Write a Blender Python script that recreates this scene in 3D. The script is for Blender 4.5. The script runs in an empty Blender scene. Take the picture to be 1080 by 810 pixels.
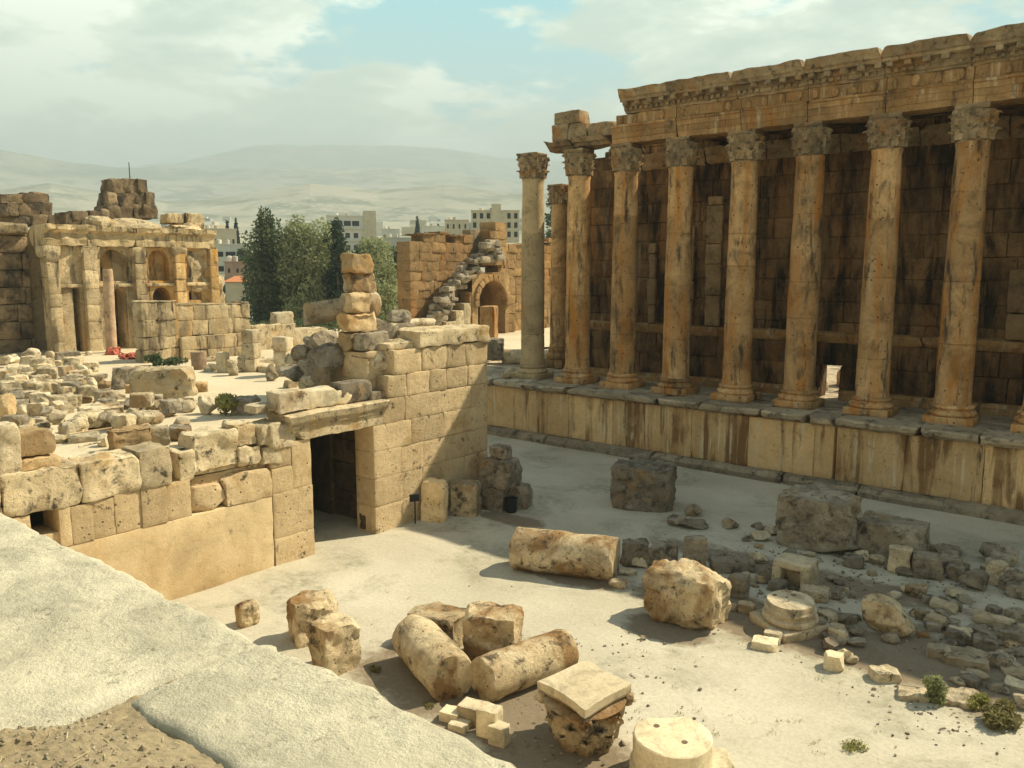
import bpy, math, random
import numpy as np
from mathutils import Vector, Matrix
R = math.radians
scene = bpy.context.scene
col = scene.collection
random.seed(7)

# ------------------------------------------------------------------ camera
F, CX, CY, H = 855., 540., 405., 13.7
YAW, PIT = R(39.43), R(8.05)
_fh = np.array([-math.sin(YAW), math.cos(YAW), 0]); _R = np.array([math.cos(YAW), math.sin(YAW), 0]); _U = np.array([0, 0, 1.])
_fw = _fh*math.cos(PIT)-_U*math.sin(PIT); _up = _fh*math.sin(PIT)+_U*math.cos(PIT)
CAM = np.array([0, 0, H])


def at(x, y, X=None, Y=None, Z=None):
    d = _fw+_R*(x-CX)/F+_up*(CY-y)/F
    t = (X-CAM[0])/d[0] if X is not None else (Y-CAM[1])/d[1] if Y is not None else (Z-CAM[2])/d[2]
    return CAM+d*t


def depth(p):
    return float((np.array(p)-CAM)@_fw)


cam_d = bpy.data.cameras.new('camera'); cam = bpy.data.objects.new('camera', cam_d); col.objects.link(cam)
cam.location = (0, 0, H); cam.rotation_euler = (R(90)-PIT, 0, YAW)
cam_d.sensor_width = 36; cam_d.lens = F/1080*36; cam_d.clip_end = 40000; cam_d.clip_start = .05
scene.camera = cam

# ------------------------------------------------------------------ numpy noise


def _hash(i, j, k, s):
    h = (i.astype(np.int64)*374761393+j.astype(np.int64)*668265263+k.astype(np.int64)*1274126177+s*974634777) & 0xffffffff
    h = ((h ^ (h >> 13))*1274126177) & 0xffffffff
    h = ((h ^ (h >> 16))*2246822519) & 0xffffffff
    return ((h ^ (h >> 15)) & 0xffffff)/float(0x7fffff)-1.0


def vnoise(P, s=0):
    P = np.asarray(P, float); I = np.floor(P); f = P-I; f = f*f*f*(f*(f*6-15)+10); I = I.astype(np.int64); o = 0
    for a in (0, 1):
        wx = f[:, 0] if a else 1-f[:, 0]
        for b in (0, 1):
            wy = f[:, 1] if b else 1-f[:, 1]
            for c in (0, 1):
                wz = f[:, 2] if c else 1-f[:, 2]
                o = o+wx*wy*wz*_hash(I[:, 0]+a, I[:, 1]+b, I[:, 2]+c, s)
    return o


def fbm(P, s=0, octv=3):
    o = 0; a = 1.; t = 0
    for k in range(octv):
        o = o+a*vnoise(np.asarray(P)*(2**k)+k*17.3, s+k); t += a; a *= .5
    return o/t*1.6


# ------------------------------------------------------------------ mesh builder


class MB:
    def __init__(s): s.v = []; s.f = []; s.n = 0; s.fs = {}

    def add(s, P, faces):
        P = np.asarray(P, float)
        s.v.append(P); o = s.n
        s.f += [tuple(i+o for i in f) for f in faces]; s.n += len(P)
        return s

    def build(s, name, mat, parent=None, loc=None, rz=0, sharp=38):
        me = bpy.data.meshes.new(name)
        V = np.concatenate(s.v) if s.v else np.zeros((0, 3))
        if loc is not None: V = V-np.array(loc)
        if rz:
            c, q = math.cos(-rz), math.sin(-rz); V = np.column_stack([V[:, 0]*c-V[:, 1]*q, V[:, 0]*q+V[:, 1]*c, V[:, 2]])
        me.from_pydata(V.tolist(), [], s.f)
        me.update()
        if sharp is not None:
            me.polygons.foreach_set('use_smooth', [True]*len(me.polygons)); me.set_sharp_from_angle(angle=R(sharp))
        o = bpy.data.objects.new(name, me); col.objects.link(o)
        if mat: me.materials.append(mat)
        if loc is not None: o.location = tuple(loc)
        if rz: o.rotation_euler.z = rz
        if parent is not None:
            o.parent = parent
            if loc is not None: o.location = Vector(loc)-Vector(world_loc(parent))
        return o


def world_loc(o):
    v = Vector(o.location)
    while o.parent: o = o.parent; v = v+Vector(o.location)
    return v


def empty(name, loc):
    o = bpy.data.objects.new(name, None); o.location = tuple(float(c) for c in loc); o.empty_display_size = .3; col.objects.link(o); return o


def tag(o, label=None, cat=None, group=None, kind=None):
    if label: o['label'] = label
    if cat: o['category'] = cat
    if group: o['group'] = group
    if kind: o['kind'] = kind
    return o


_lat = {}


def lattice(nx, ny, nz):
    k = (nx, ny, nz)
    if k in _lat: return _lat[k]
    idx = {}; pts = []; fs = []

    def vid(i, j, l):
        t = (i, j, l)
        if t not in idx: idx[t] = len(pts); pts.append(t)
        return idx[t]
    for i in range(nx):
        for j in range(ny):
            fs.append((vid(i, j, 0), vid(i, j+1, 0), vid(i+1, j+1, 0), vid(i+1, j, 0)))
            fs.append((vid(i, j, nz), vid(i+1, j, nz), vid(i+1, j+1, nz), vid(i, j+1, nz)))
    for i in range(nx):
        for l in range(nz):
            fs.append((vid(i, 0, l), vid(i+1, 0, l), vid(i+1, 0, l+1), vid(i, 0, l+1)))
            fs.append((vid(i, ny, l), vid(i, ny, l+1), vid(i+1, ny, l+1), vid(i+1, ny, l)))
    for j in range(ny):
        for l in range(nz):
            fs.append((vid(0, j, l), vid(0, j, l+1), vid(0, j+1, l+1), vid(0, j+1, l)))
            fs.append((vid(nx, j, l), vid(nx, j+1, l), vid(nx, j+1, l+1), vid(nx, j, l+1)))
    _lat[k] = (np.array(pts), fs)
    return _lat[k]


def _axis(L, cell, r, nmax):
    n = int(min(nmax, max(1, round(L/cell))))
    return np.concatenate([[-L/2], np.linspace(-L/2+r, L/2-r, n+1), [L/2]])


def block(w, d, h, seed=0, cell=.3, r=.05, amp=.02, fr=1.3, chips=2, chip=.2, nmax=10, fine=0.):
    """weathered stone block centred in x and y with its base at z=0"""
    rng = random.Random(seed*7919+13)
    r = min(r, w*.3, d*.3, h*.3)
    ax = [_axis(L, cell, r, nmax) for L in (w, d, h)]
    I, fs = lattice(*[len(a)-1 for a in ax])
    P = np.column_stack([ax[k][I[:, k]] for k in range(3)])
    half = np.array([w, d, h])/2
    inn = np.clip(P, -(half-r), half-r); dv = P-inn; L = np.linalg.norm(dv, axis=1, keepdims=True); n = dv/np.maximum(L, 1e-9)
    P = inn+n*r
    q = P*fr+seed*3.17
    P = P+n*(fbm(q, seed, 3)*amp)[:, None]
    for c in range(chips):
        s = np.array([rng.choice((-1, 1)) for _ in range(3)])*np.array([rng.uniform(.15, 1), rng.uniform(.15, 1), rng.uniform(.15, 1)])
        s /= np.linalg.norm(s)
        off = float(np.abs(s)@half)-chip*rng.uniform(.4, 1.3)*min(half)
        ex = P@s-off; m = ex > 0
        P[m] -= s*(ex[m]*rng.uniform(.85, 1.))[:, None]
    if fine: P = P+np.column_stack([vnoise(P*fr*4+seed+k*9, seed+k) for k in range(3)])*fine
    P[:, 2] += h/2
    return P, fs


def rot(P, rz=0, rx=0, ry=0):
    M = np.array(Matrix.Rotation(rz, 3, 'Z')@Matrix.Rotation(ry, 3, 'Y')@Matrix.Rotation(rx, 3, 'X'))
    return P@M.T


def rbox(mb, x0, x1, y0, y1, z0, z1, seed=0, **k):
    P, fs = block(x1-x0, y1-y0, z1-z0, seed, **k)
    P = P+np.array([(x0+x1)/2, (y0+y1)/2, z0]); mb.add(P, fs); return P


def boulder(w, d, h, seed, cuts=12, cell=.18, fine=.02, sq=2.6):
    """faceted broken rock"""
    rng = random.Random(seed*31+5); n = 9 if cell > .15 else 14
    I, fs = lattice(n, n, n)
    P = I/n*2-1.
    P = P/(np.sum(np.abs(P)**sq, axis=1)**(1/sq))[:, None]
    for c in range(cuts):
        s = np.array([rng.gauss(0, 1), rng.gauss(0, 1), rng.gauss(0, .8)]); s /= np.linalg.norm(s)
        off = rng.uniform(.62, .92); ex = P@s-off; m = ex > 0; P[m] -= s*ex[m][:, None]
    mx = np.abs(P).max(axis=0); P = P/mx
    P = P*np.array([w, d, h])/2
    P = P+P/np.linalg.norm(P, axis=1, keepdims=True)*(fbm(P*1.6+seed, seed, 3)*.05*min(w, d, h)+0)[:, None]
    P = P+np.column_stack([vnoise(P*7+seed+k*9, seed+k) for k in range(3)])*fine
    P[:, 2] += h/2*.92
    P[:, 2] = np.maximum(P[:, 2], -.12*h)
    return P, fs


def lathe(prof, n=32, seed=0, amp=0., fr=1.5, cap=True, flute=0, fd=.05):
    prof = np.array(prof, float); m = len(prof)
    th = np.linspace(0, 2*math.pi, n, endpoint=False)
    rr = prof[:, 0][:, None]*np.ones(n)
    if flute: rr = rr-fd*np.abs(np.cos(th*flute/2))[None, :]**.6*(prof[:, 0] > .2)[:, None]
    P = np.stack([rr*np.cos(th), rr*np.sin(th), prof[:, 1][:, None]*np.ones(n)], axis=-1).reshape(-1, 3)
    if amp:
        q = fbm(P*fr+seed*5.3, seed, 3)*amp
        rad = np.linalg.norm(P[:, :2], axis=1, keepdims=True)+1e-6
        P[:, :2] *= (1+q[:, None]/rad)
    fs = [(i*n+j, i*n+(j+1) % n, (i+1)*n+(j+1) % n, (i+1)*n+j) for i in range(m-1) for j in range(n)]
    if cap:
        P = np.vstack([P, [[0, 0, prof[0, 1]], [0, 0, prof[-1, 1]]]]); b = m*n
        fs += [(b, (j+1) % n, j) for j in range(n)]+[(b+1, (m-1)*n+j, (m-1)*n+(j+1) % n) for j in range(n)]
    return P, fs


def chipped(P, seed, k, amount, half):
    rng = random.Random(seed)
    c = P.mean(axis=0)
    for i in range(k):
        s = np.array([rng.choice((-1, 1))*rng.uniform(.4, 1), rng.choice((-1, 1))*rng.uniform(.1, 1), rng.choice((-1, 1))*rng.uniform(.1, 1)]); s /= np.linalg.norm(s)
        pr = (P-c)@s; off = pr.max()-amount*rng.uniform(.4, 1.2); ex = pr-off; m = ex > 0; P[m] -= s*ex[m][:, None]
    return P


def drum_mesh(r, L, seed, amp=.03, chips=3, chip=.07, r2=None, flute=0):
    """a column drum standing on z=0"""
    r2 = r2 or r
    zs = [0, .03]+list(np.linspace(.12, L-.12, 12))+[L-.03, L]
    prof = [(r*.0+.001, 0), (r*.35, 0), (r*.7, 0)]+[((r+(r2-r)*z/L)-(0.05 if z < .02 or z > L-.02 else 0.012 if z < .06 or z > L-.06 else 0), z) for z in zs]+[(r2*.7, L), (r2*.35, L), (.001, L)]
    P, fs = lathe(prof, 40, seed, amp, 1.2, flute=flute)
    P[:, 2] += vnoise(P*2.3+seed, seed+3)*amp*1.2
    P = chipped(P, seed, chips, chip, None)
    P = P+np.column_stack([vnoise(P*9+seed+k*9, seed+k) for k in range(3)])*.008
    return P, fs


# ------------------------------------------------------------------ materials


class NT:
    def __init__(s, name):
        s.m = bpy.data.materials.new(name); s.m.use_nodes = True; s.t = s.m.node_tree; s.t.nodes.clear()
        s.out = s.n('ShaderNodeOutputMaterial'); s.b = s.n('ShaderNodeBsdfPrincipled')
        s.l(s.b.outputs[0], s.out.inputs[0]); s.b.inputs['Roughness'].default_value = .95; s.b.inputs['Specular IOR Level'].default_value = .2

    def n(s, typ, **k):
        o = s.t.nodes.new(typ)
        for a, v in k.items(): setattr(o, a, v)
        return o

    def l(s, a, b): s.t.links.new(a, b)

    def coords(s, rnd=True):
        tc = s.n('ShaderNodeTexCoord'); 
        if not rnd: return tc.outputs['Object']
        oi = s.n('ShaderNodeObjectInfo'); mu = s.n('ShaderNodeMath', operation='MULTIPLY'); mu.inputs[1].default_value = 53.
        s.l(oi.outputs['Random'], mu.inputs[0]); ad = s.n('ShaderNodeVectorMath', operation='ADD')
        s.l(tc.outputs['Object'], ad.inputs[0]); s.l(mu.outputs[0], ad.inputs[1]); return ad.outputs[0]

    def scale(s, v, sc):
        mp = s.n('ShaderNodeMapping'); mp.inputs['Scale'].default_value = sc; s.l(v, mp.inputs[0]); return mp.outputs[0]

    def noise(s, v, sc, det=6, rough=.6, dist=0.):
        o = s.n('ShaderNodeTexNoise'); o.inputs['Scale'].default_value = sc; o.inputs['Detail'].default_value = det
        o.inputs['Roughness'].default_value = rough; o.inputs['Distortion'].default_value = dist; s.l(v, o.inputs['Vector']); return o.outputs['Fac']

    def ramp(s, f, stops, interp='LINEAR'):
        o = s.n('ShaderNodeValToRGB'); e = o.color_ramp.elements; o.color_ramp.interpolation = interp
        for i, (p, c) in enumerate(stops):
            x = e[i] if i < 2 else e.new(p)
            x.position = p; x.color = (*(c if isinstance(c, tuple) else (c, c, c)), 1)
        s.l(f, o.inputs[0]); return o.outputs[0]

    def mix(s, f, a, b, mode='MIX'):
        o = s.n('ShaderNodeMix', data_type='RGBA', blend_type=mode)
        for sock, v in ((o.inputs[0], f), (o.inputs[6], a), (o.inputs[7], b)):
            if isinstance(v, (int, float)): sock.default_value = v
            elif isinstance(v, tuple): sock.default_value = (*v, 1)
            else: s.l(v, sock)
        return o.outputs[2]

    def mul(s, a, b):
        o = s.n('ShaderNodeMath', operation='MULTIPLY')
        for k, v in ((0, a), (1, b)):
            if isinstance(v, (int, float)): o.inputs[k].default_value = v
            else: s.l(v, o.inputs[k])
        return o.outputs[0]

    def add(s, a, b):
        o = s.n('ShaderNodeMath', operation='ADD')
        for k, v in ((0, a), (1, b)):
            if isinstance(v, (int, float)): o.inputs[k].default_value = v
            else: s.l(v, o.inputs[k])
        return o.outputs[0]

    def bump(s, h, st=.5, dist=.05):
        o = s.n('ShaderNodeBump'); o.inputs['Strength'].default_value = st; o.inputs['Distance'].default_value = dist
        s.l(h, o.inputs['Height']); s.l(o.outputs[0], s.b.inputs['Normal'])

    def color(s, c):
        if isinstance(c, tuple): s.b.inputs['Base Color'].default_value = (*c, 1)
        else: s.l(c, s.b.inputs['Base Color'])


def stone(name, c1, c2, stain=None, stain_lo=.5, stain_hi=.68, dark=(.05, .042, .034), dark_lo=.60, dark_hi=.72, streak=0., pale=None, pale_lo=.58,
          pits=.5, bump=.6, sc=1., island=.22, dark_sc=1.3, rnd=True, micro=.6, objvar=.16, crack=0., big=.30):
    t = NT(name); v = t.coords(rnd)
    base = t.ramp(t.noise(v, .55*sc, 8, .65), [(.28, c2), (.72, c1)])
    fine = t.ramp(t.noise(v, 6*sc, 9, .75), [(.28, 1-.5*micro), (.46, 1-.05*micro), (.75, 1+.28*micro)])
    c = t.mix(1., base, fine, 'MULTIPLY')
    bigf = t.ramp(t.noise(v, .8*sc, 5, .6, .8), [(.34, 1-big), (.48, .98), (.66, 1+big*.4)]); c = t.mix(1., c, bigf, 'MULTIPLY')
    if objvar and rnd:
        oi = t.n('ShaderNodeObjectInfo'); c = t.mix(1., c, t.ramp(oi.outputs['Random'], [(0., (1-objvar*1.6, 1-objvar*1.7, 1-objvar*1.8)), (.5, 1.), (1., (1+objvar*.5, 1+objvar*.35, 1.))]), 'MULTIPLY')
    if island:
        g = t.n('ShaderNodeNewGeometry'); rr = t.ramp(g.outputs['Random Per Island'], [(0., 1-island), (1., 1+island)])
        c = t.mix(1., c, rr, 'MULTIPLY')
    spread = t.ramp(t.noise(v, .42*sc, 4, .6), [(.36, .35), (.52, 1.)]) if streak else None
    if stain:
        sv = t.scale(v, (1.7, 1.7, .16)) if streak else v
        f = t.ramp(t.noise(sv, (.9 if streak else .5)*sc, 7, .6, .4), [(stain_lo, 0.), (stain_hi, .9)])
        if spread: f = t.mul(f, spread)
        c = t.mix(f, c, stain)
    if pale:
        pv = t.scale(v, (2.8, 2.8, .10))
        f = t.ramp(t.noise(pv, 1.1*sc, 6, .65, .3), [(pale_lo, 0.), (pale_lo+.1, .85)])
        f = t.mul(f, t.ramp(t.noise(v, .5*sc, 4, .6, 1.), [(.42, .1), (.58, 1.)]))
        c = t.mix(f, c, pale)
    dv = t.scale(v, (1.3, 1.3, .28)) if streak else v
    f = t.ramp(t.noise(dv, dark_sc*sc, 10, .72, .3), [(dark_lo, 0.), (dark_hi, .92)])
    c = t.mix(f, c, dark)
    f = t.mul(t.ramp(t.noise(v, 11*sc, 8, .78, .6), [(.56, 0.), (.66, .85*min(1, micro*1.4))]), t.ramp(t.noise(v, .9*sc, 4), [(.46, .05), (.60, 1.)]))
    c = t.mix(f, c, t.mix(1., c, (.36, .31, .26), 'MULTIPLY'))
    vo = t.n('ShaderNodeTexVoronoi'); vo.inputs['Scale'].default_value = 3.6*sc; t.l(v, vo.inputs['Vector'])
    pm = t.mul(t.ramp(vo.outputs['Distance'], [(.08, 1.), (.2, 0.)]), t.ramp(t.noise(v, 1.7*sc, 3), [(.47, 0.), (.55, 1.)]))
    c = t.mix(t.mul(pm, pits), c, dark)
    ck = None
    if crack:
        dv2 = t.n('ShaderNodeVectorMath', operation='ADD'); nn = t.n('ShaderNodeTexNoise'); nn.inputs['Scale'].default_value = 2.*sc; nn.inputs['Detail'].default_value = 6; t.l(v, nn.inputs['Vector']); ms = t.n('ShaderNodeVectorMath', operation='SCALE'); ms.inputs[3].default_value = .45/sc; t.l(nn.outputs['Color'], ms.inputs[0]); t.l(v, dv2.inputs[0]); t.l(ms.outputs[0], dv2.inputs[1])
        v2 = t.n('ShaderNodeTexVoronoi', feature='DISTANCE_TO_EDGE'); v2.inputs['Scale'].default_value = crack; t.l(dv2.outputs[0], v2.inputs['Vector'])
        ck = t.mul(t.ramp(v2.outputs['Distance'], [(.0, 1.), (.005, 0.)]), t.ramp(t.noise(v, .7*sc, 3), [(.50, 0.), (.56, 1.)]))
        c = t.mix(t.mul(ck, .45), c, dark)
    t.color(c)
    hgt = t.add(t.noise(v, 3.5*sc, 10, .72), t.mul(t.noise(v, 24*sc, 4, .7), .35))
    hgt = t.add(hgt, t.mul(pm, -.6*pits))
    hgt = t.add(hgt, t.mul(f, -.5))
    if ck: hgt = t.add(hgt, t.mul(ck, -.35))
    t.bump(hgt, min(1., bump*1.25), .13/sc)
    return t.m


def plain(name, c, rough=.9, noise=.25, sc=1.):
    t = NT(name); v = t.coords()
    t.color(t.mix(1., c, t.ramp(t.noise(v, 2*sc, 6, .65), [(.3, 1-noise), (.7, 1+noise)]), 'MULTIPLY'))
    t.b.inputs['Roughness'].default_value = rough
    t.bump(t.noise(v, 8*sc, 6, .7), .3, .03)
    return t.m
# ------------------------------------------------------------------ light, sky
SUN_AZ = 27.; SUN_EL = math.degrees(math.atan(math.tan(R(48.8))*math.cos(R(SUN_AZ))))
sd = Vector((math.sin(R(SUN_AZ))*math.cos(R(SUN_EL)), math.cos(R(SUN_AZ))*math.cos(R(SUN_EL)), math.sin(R(SUN_EL))))
sl = bpy.data.lights.new('sun', 'SUN'); sl.energy = 5.0; sl.angle = R(.5); sl.color = (1., .885, .63)
so = bpy.data.objects.new('sun', sl); col.objects.link(so); so.rotation_euler = (-sd).to_track_quat('-Z', 'Y').to_euler(); so.location = (40, 60, 80)

w = bpy.data.worlds.new('World'); scene.world = w; w.use_nodes = True; nt = w.node_tree; nt.nodes.clear()


def wn(t, **k):
    o = nt.nodes.new(t)
    for a, b in k.items(): setattr(o, a, b)
    return o


def wl(a, b): nt.links.new(a, b)


def wmath(op, a, b):
    o = wn('ShaderNodeMath', operation=op)
    for i, v in ((0, a), (1, b)):
        if isinstance(v, (int, float)): o.inputs[i].default_value = v
        else: wl(v, o.inputs[i])
    return o.outputs[0]


def wramp(f, stops):
    o = wn('ShaderNodeValToRGB'); e = o.color_ramp.elements
    for i, (p, c) in enumerate(stops):
        x = e[i] if i < 2 else e.new(p)
        x.position = p; x.color = (*(c if isinstance(c, tuple) else (c, c, c)), 1)
    wl(f, o.inputs[0]); return o.outputs[0]


def wmix(f, a, b):
    o = wn('ShaderNodeMix', data_type='RGBA')
    for s, v in ((o.inputs[0], f), (o.inputs[6], a), (o.inputs[7], b)):
        if isinstance(v, tuple): s.default_value = (*v, 1)
        elif isinstance(v, (int, float)): s.default_value = v
        else: wl(v, s)
    return o.outputs[2]


sky = wn('ShaderNodeTexSky', sky_type='NISHITA', sun_disc=False, sun_elevation=R(SUN_EL), sun_rotation=R(SUN_AZ), altitude=1100, air_density=1., dust_density=2.5, ozone_density=1.)
tc = wn('ShaderNodeTexCoord'); sx = wn('ShaderNodeSeparateXYZ'); wl(tc.outputs['Generated'], sx.inputs[0])
zz = wmath('MAXIMUM', wmath('ADD', sx.outputs[2], .16), .03)
cb = wn('ShaderNodeCombineXYZ'); wl(wmath('DIVIDE', sx.outputs[0], zz), cb.inputs[0]); wl(wmath('DIVIDE', sx.outputs[1], zz), cb.inputs[1]); cb.inputs[2].default_value = CLOUD_SEED = 29.2


def wnoise(sc, det, ro, dist=0., off=0.):
    mp = wn('ShaderNodeMapping'); mp.inputs['Location'].default_value = (off, off*.7, 0); wl(cb.outputs[0], mp.inputs[0])
    o = wn('ShaderNodeTexNoise'); o.inputs['Scale'].default_value = sc; o.inputs['Detail'].default_value = det; o.inputs['Roughness'].default_value = ro
    o.inputs['Distortion'].default_value = dist; wl(mp.outputs[0], o.inputs['Vector']); return o.outputs['Fac']


cover = wramp(wnoise(1.15, 12, .60, .15, .0), [(.425, 0.), (.475, 1.)])
shade = wramp(wnoise(2.1, 12, .62, .25, 4.3), [(.41, (4.4, 5.8, 5.0)), (.50, (7.4, 8.3, 6.9)), (.56, (11.2, 11.8, 9.9))])
blue = wmix(.75, sky.outputs[0], (.5, 6.0, 7.3))
high = wramp(sx.outputs[2], [(.30, 1.), (.62, .12)])
blue = wmix(wramp(sx.outputs[2], [(.3, 0.), (.6, 1.)]), blue, wmix(.5, sky.outputs[0], (1.5, 2.15, 2.8)))
c = wmix(wmath('MULTIPLY', cover, high), blue, shade)
low = wramp(sx.outputs[2], [(.0, 1.), (.06, .9), (.16, .35), (.30, 0.)])
c = wmix(low, c, (9.3, 9.7, 7.9))
dt = wn('ShaderNodeVectorMath', operation='DOT_PRODUCT'); wl(tc.outputs['Generated'], dt.inputs[0]); dt.inputs[1].default_value = (-.35, .94, 0)
c = wmix(wramp(wmath('MULTIPLY', wmath('ADD', dt.outputs['Value'], 1.), .5), [(.30, .8), (.80, 0.)]), c, (.75, .98, 1.12))
bg = wn('ShaderNodeBackground'); bg.inputs[1].default_value = .094; wl(c, bg.inputs[0]); wo = wn('ShaderNodeOutputWorld'); wl(bg.outputs[0], wo.inputs[0])
vs = scene.view_settings; vs.view_transform = 'Standard'; vs.look = 'None'; vs.gamma = 1; vs.exposure = 1.13; vs.use_curve_mapping = False
scene.cycles.use_denoising = True; scene.cycles.max_bounces = 8; scene.cycles.diffuse_bounces = 5; scene.cycles.volume_bounces = 0
scene.cycles.sample_clamp_indirect = 4.

# ------------------------------------------------------------------ stone materials
M = {}
M['temple'] = stone('temple_stone', (.62, .40, .19), (.35, .205, .085), stain=(.38, .17, .045), streak=1., pale=(.64, .54, .38), pale_lo=.54, dark_lo=.53, dark_hi=.68, sc=.8)
M['column'] = stone('column_stone', (.70, .465, .24), (.44, .26, .11), stain=(.50, .20, .035), stain_lo=.48, stain_hi=.64, streak=1., pale=(.56, .47, .33), pale_lo=.60, dark_lo=.535, dark_hi=.65, sc=.8, pits=1., objvar=.12, big=.46)
M['carved'] = stone('carved_weathered_stone', (.52, .40, .25), (.23, .165, .095), stain=(.38, .20, .07), dark_lo=.53, dark_hi=.66, sc=1.5, bump=1.)
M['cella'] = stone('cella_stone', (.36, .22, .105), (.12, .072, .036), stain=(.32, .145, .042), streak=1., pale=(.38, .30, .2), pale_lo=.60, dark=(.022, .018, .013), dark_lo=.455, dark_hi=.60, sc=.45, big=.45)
M['podium'] = stone('podium_stone', (.80, .575, .31), (.66, .43, .205), stain=(.20, .105, .04), stain_lo=.485, stain_hi=.575, streak=1., pale=(.72, .62, .44), pale_lo=.54, dark_lo=.60, dark_hi=.70, sc=.8, objvar=0, micro=.4, big=.14)
M['wall'] = stone('court_wall_stone', (.80, .635, .40), (.64, .475, .275), stain=(.42, .285, .13), micro=.45, big=.14, stain_lo=.55, stain_hi=.70, dark_lo=.585, dark_hi=.67, sc=1., island=.16, pits=.9)
M['walltop'] = stone('lichened_wall_stone', (.74, .62, .42), (.52, .415, .26), stain=(.46, .30, .13), stain_lo=.55, dark_lo=.54, dark_hi=.64, sc=1.3, bump=.8)
M['rubble'] = stone('rubble_stone', (.76, .66, .48), (.52, .42, .275), stain=(.36, .23, .11), stain_lo=.53, stain_hi=.68, dark_lo=.56, dark_hi=.66, sc=1.2, bump=.8)
M['drum'] = stone('fallen_column_stone', (.74, .63, .44), (.48, .365, .22), stain=(.29, .16, .06), stain_lo=.47, stain_hi=.60, dark_lo=.525, dark_hi=.64, sc=1.1, bump=.8, pits=.8)
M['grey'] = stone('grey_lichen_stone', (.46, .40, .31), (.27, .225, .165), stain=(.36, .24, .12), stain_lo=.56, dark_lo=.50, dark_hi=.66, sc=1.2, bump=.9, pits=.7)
M['pale'] = stone('pale_new_stone', (.72, .62, .44), (.62, .52, .35), dark_lo=.72, dark_hi=.85, sc=1.5, bump=.4, pits=.3)
M['split'] = stone('orange_split_stone', (.70, .54, .33), (.52, .35, .17), stain=(.44, .24, .09), stain_lo=.5, dark_lo=.62, dark_hi=.75, sc=1., bump=.6)
M['exedra'] = stone('exedra_stone', (.66, .54, .35), (.50, .38, .22), stain=(.50, .27, .08), stain_lo=.58, stain_hi=.68, streak=1., dark_lo=.515, dark_hi=.64, sc=.45, big=.4, dark_sc=1.6)
M['exedra_orange'] = stone('iron_stained_stone', (.62, .46, .25), (.54, .33, .13), stain=(.56, .28, .05), stain_lo=.50, stain_hi=.6, streak=1., dark_lo=.55, dark_hi=.66, sc=.45, big=.35)
M['exedra_dark'] = stone('dark_brown_stone', (.36, .27, .17), (.22, .16, .10), dark_lo=.46, dark_hi=.62, sc=.4)  # darker brown, blotched variant of the exedra stone
M['archwall'] = stone('quarter_wall_stone', (.40, .265, .13), (.235, .145, .065), stain=(.42, .20, .06), dark_lo=.57, dark_hi=.70, sc=.4, streak=1.)
M['monolith'] = stone('smooth_sawn_stone', (.56, .445, .285), (.47, .365, .22), stain=(.50, .34, .17), stain_lo=.55, stain_hi=.75, dark_lo=.63, dark_hi=.78, sc=.6, micro=.22, bump=.25, pits=.2)
M['black'] = plain('black_plastic', (.02, .02, .022), .5, .1)
M['passage_shade'] = stone('shade_toned_passage_stone', (.15, .115, .075), (.08, .06, .04), dark_lo=.5, dark_hi=.65)  # near-black stone colour paints in the shade of the door passage


def ground_mat(name, c1, c2, patch, sc=1., patch_lo=.56, bump=.5, soil=None):
    t = NT(name); v = t.coords(False)
    c = t.ramp(t.noise(v, .16*sc, 8, .6), [(.3, c2), (.7, c1)])
    f = t.mul(t.ramp(t.noise(v, .22*sc, 8, .68, .5), [(patch_lo, 0.), (patch_lo+.12, .8)]), t.ramp(t.noise(v, 2.5*sc, 6, .7), [(.35, .2), (.65, 1.)]))
    c = t.mix(f, c, patch)
    c = t.mix(1., c, t.ramp(t.noise(v, 7*sc, 8, .75), [(.25, .78), (.75, 1.16)]), 'MULTIPLY')
    vo = t.n('ShaderNodeTexVoronoi'); vo.inputs['Scale'].default_value = 6*sc; t.l(v, vo.inputs['Vector'])
    spk = t.mul(t.ramp(vo.outputs['Distance'], [(.10, 1.), (.2, 0.)]), t.ramp(t.noise(v, .5*sc, 5), [(.48, 0.), (.6, .8)]))
    c = t.mix(spk, c, t.mix(1., c2, (.55, .52, .48), 'MULTIPLY'))
    if soil:
        sp = t.n('ShaderNodeSeparateXYZ'); t.l(v, sp.inputs[0]); fs_ = []
        for (x_, y_, rx_, ry_) in soil:
            dx_ = t.mul(t.add(sp.outputs[0], -x_), 1/rx_); dy_ = t.mul(t.add(sp.outputs[1], -y_), 1/ry_); fs_.append(t.ramp(t.add(t.add(t.mul(dx_, dx_), t.mul(dy_, dy_)), t.mul(t.add(t.noise(v, .7, 8, .7), -.5), 2.4)), [(.55, 1.), (1., 0.)]))
        f = fs_[0]
        for g_ in fs_[1:]:
            o_ = t.n('ShaderNodeMath', operation='MAXIMUM'); t.l(f, o_.inputs[0]); t.l(g_, o_.inputs[1]); f = o_.outputs[0]
        c = t.mix(t.mul(f, .9), c, t.mix(t.noise(v, 5, 6, .7), (.27, .21, .14), (.12, .09, .06)))
    t.color(c)
    t.bump(t.add(t.noise(v, 3*sc, 8, .7), t.mul(t.noise(v, 20*sc, 5, .75), .5)), bump, .06/sc)
    return t.m


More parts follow.
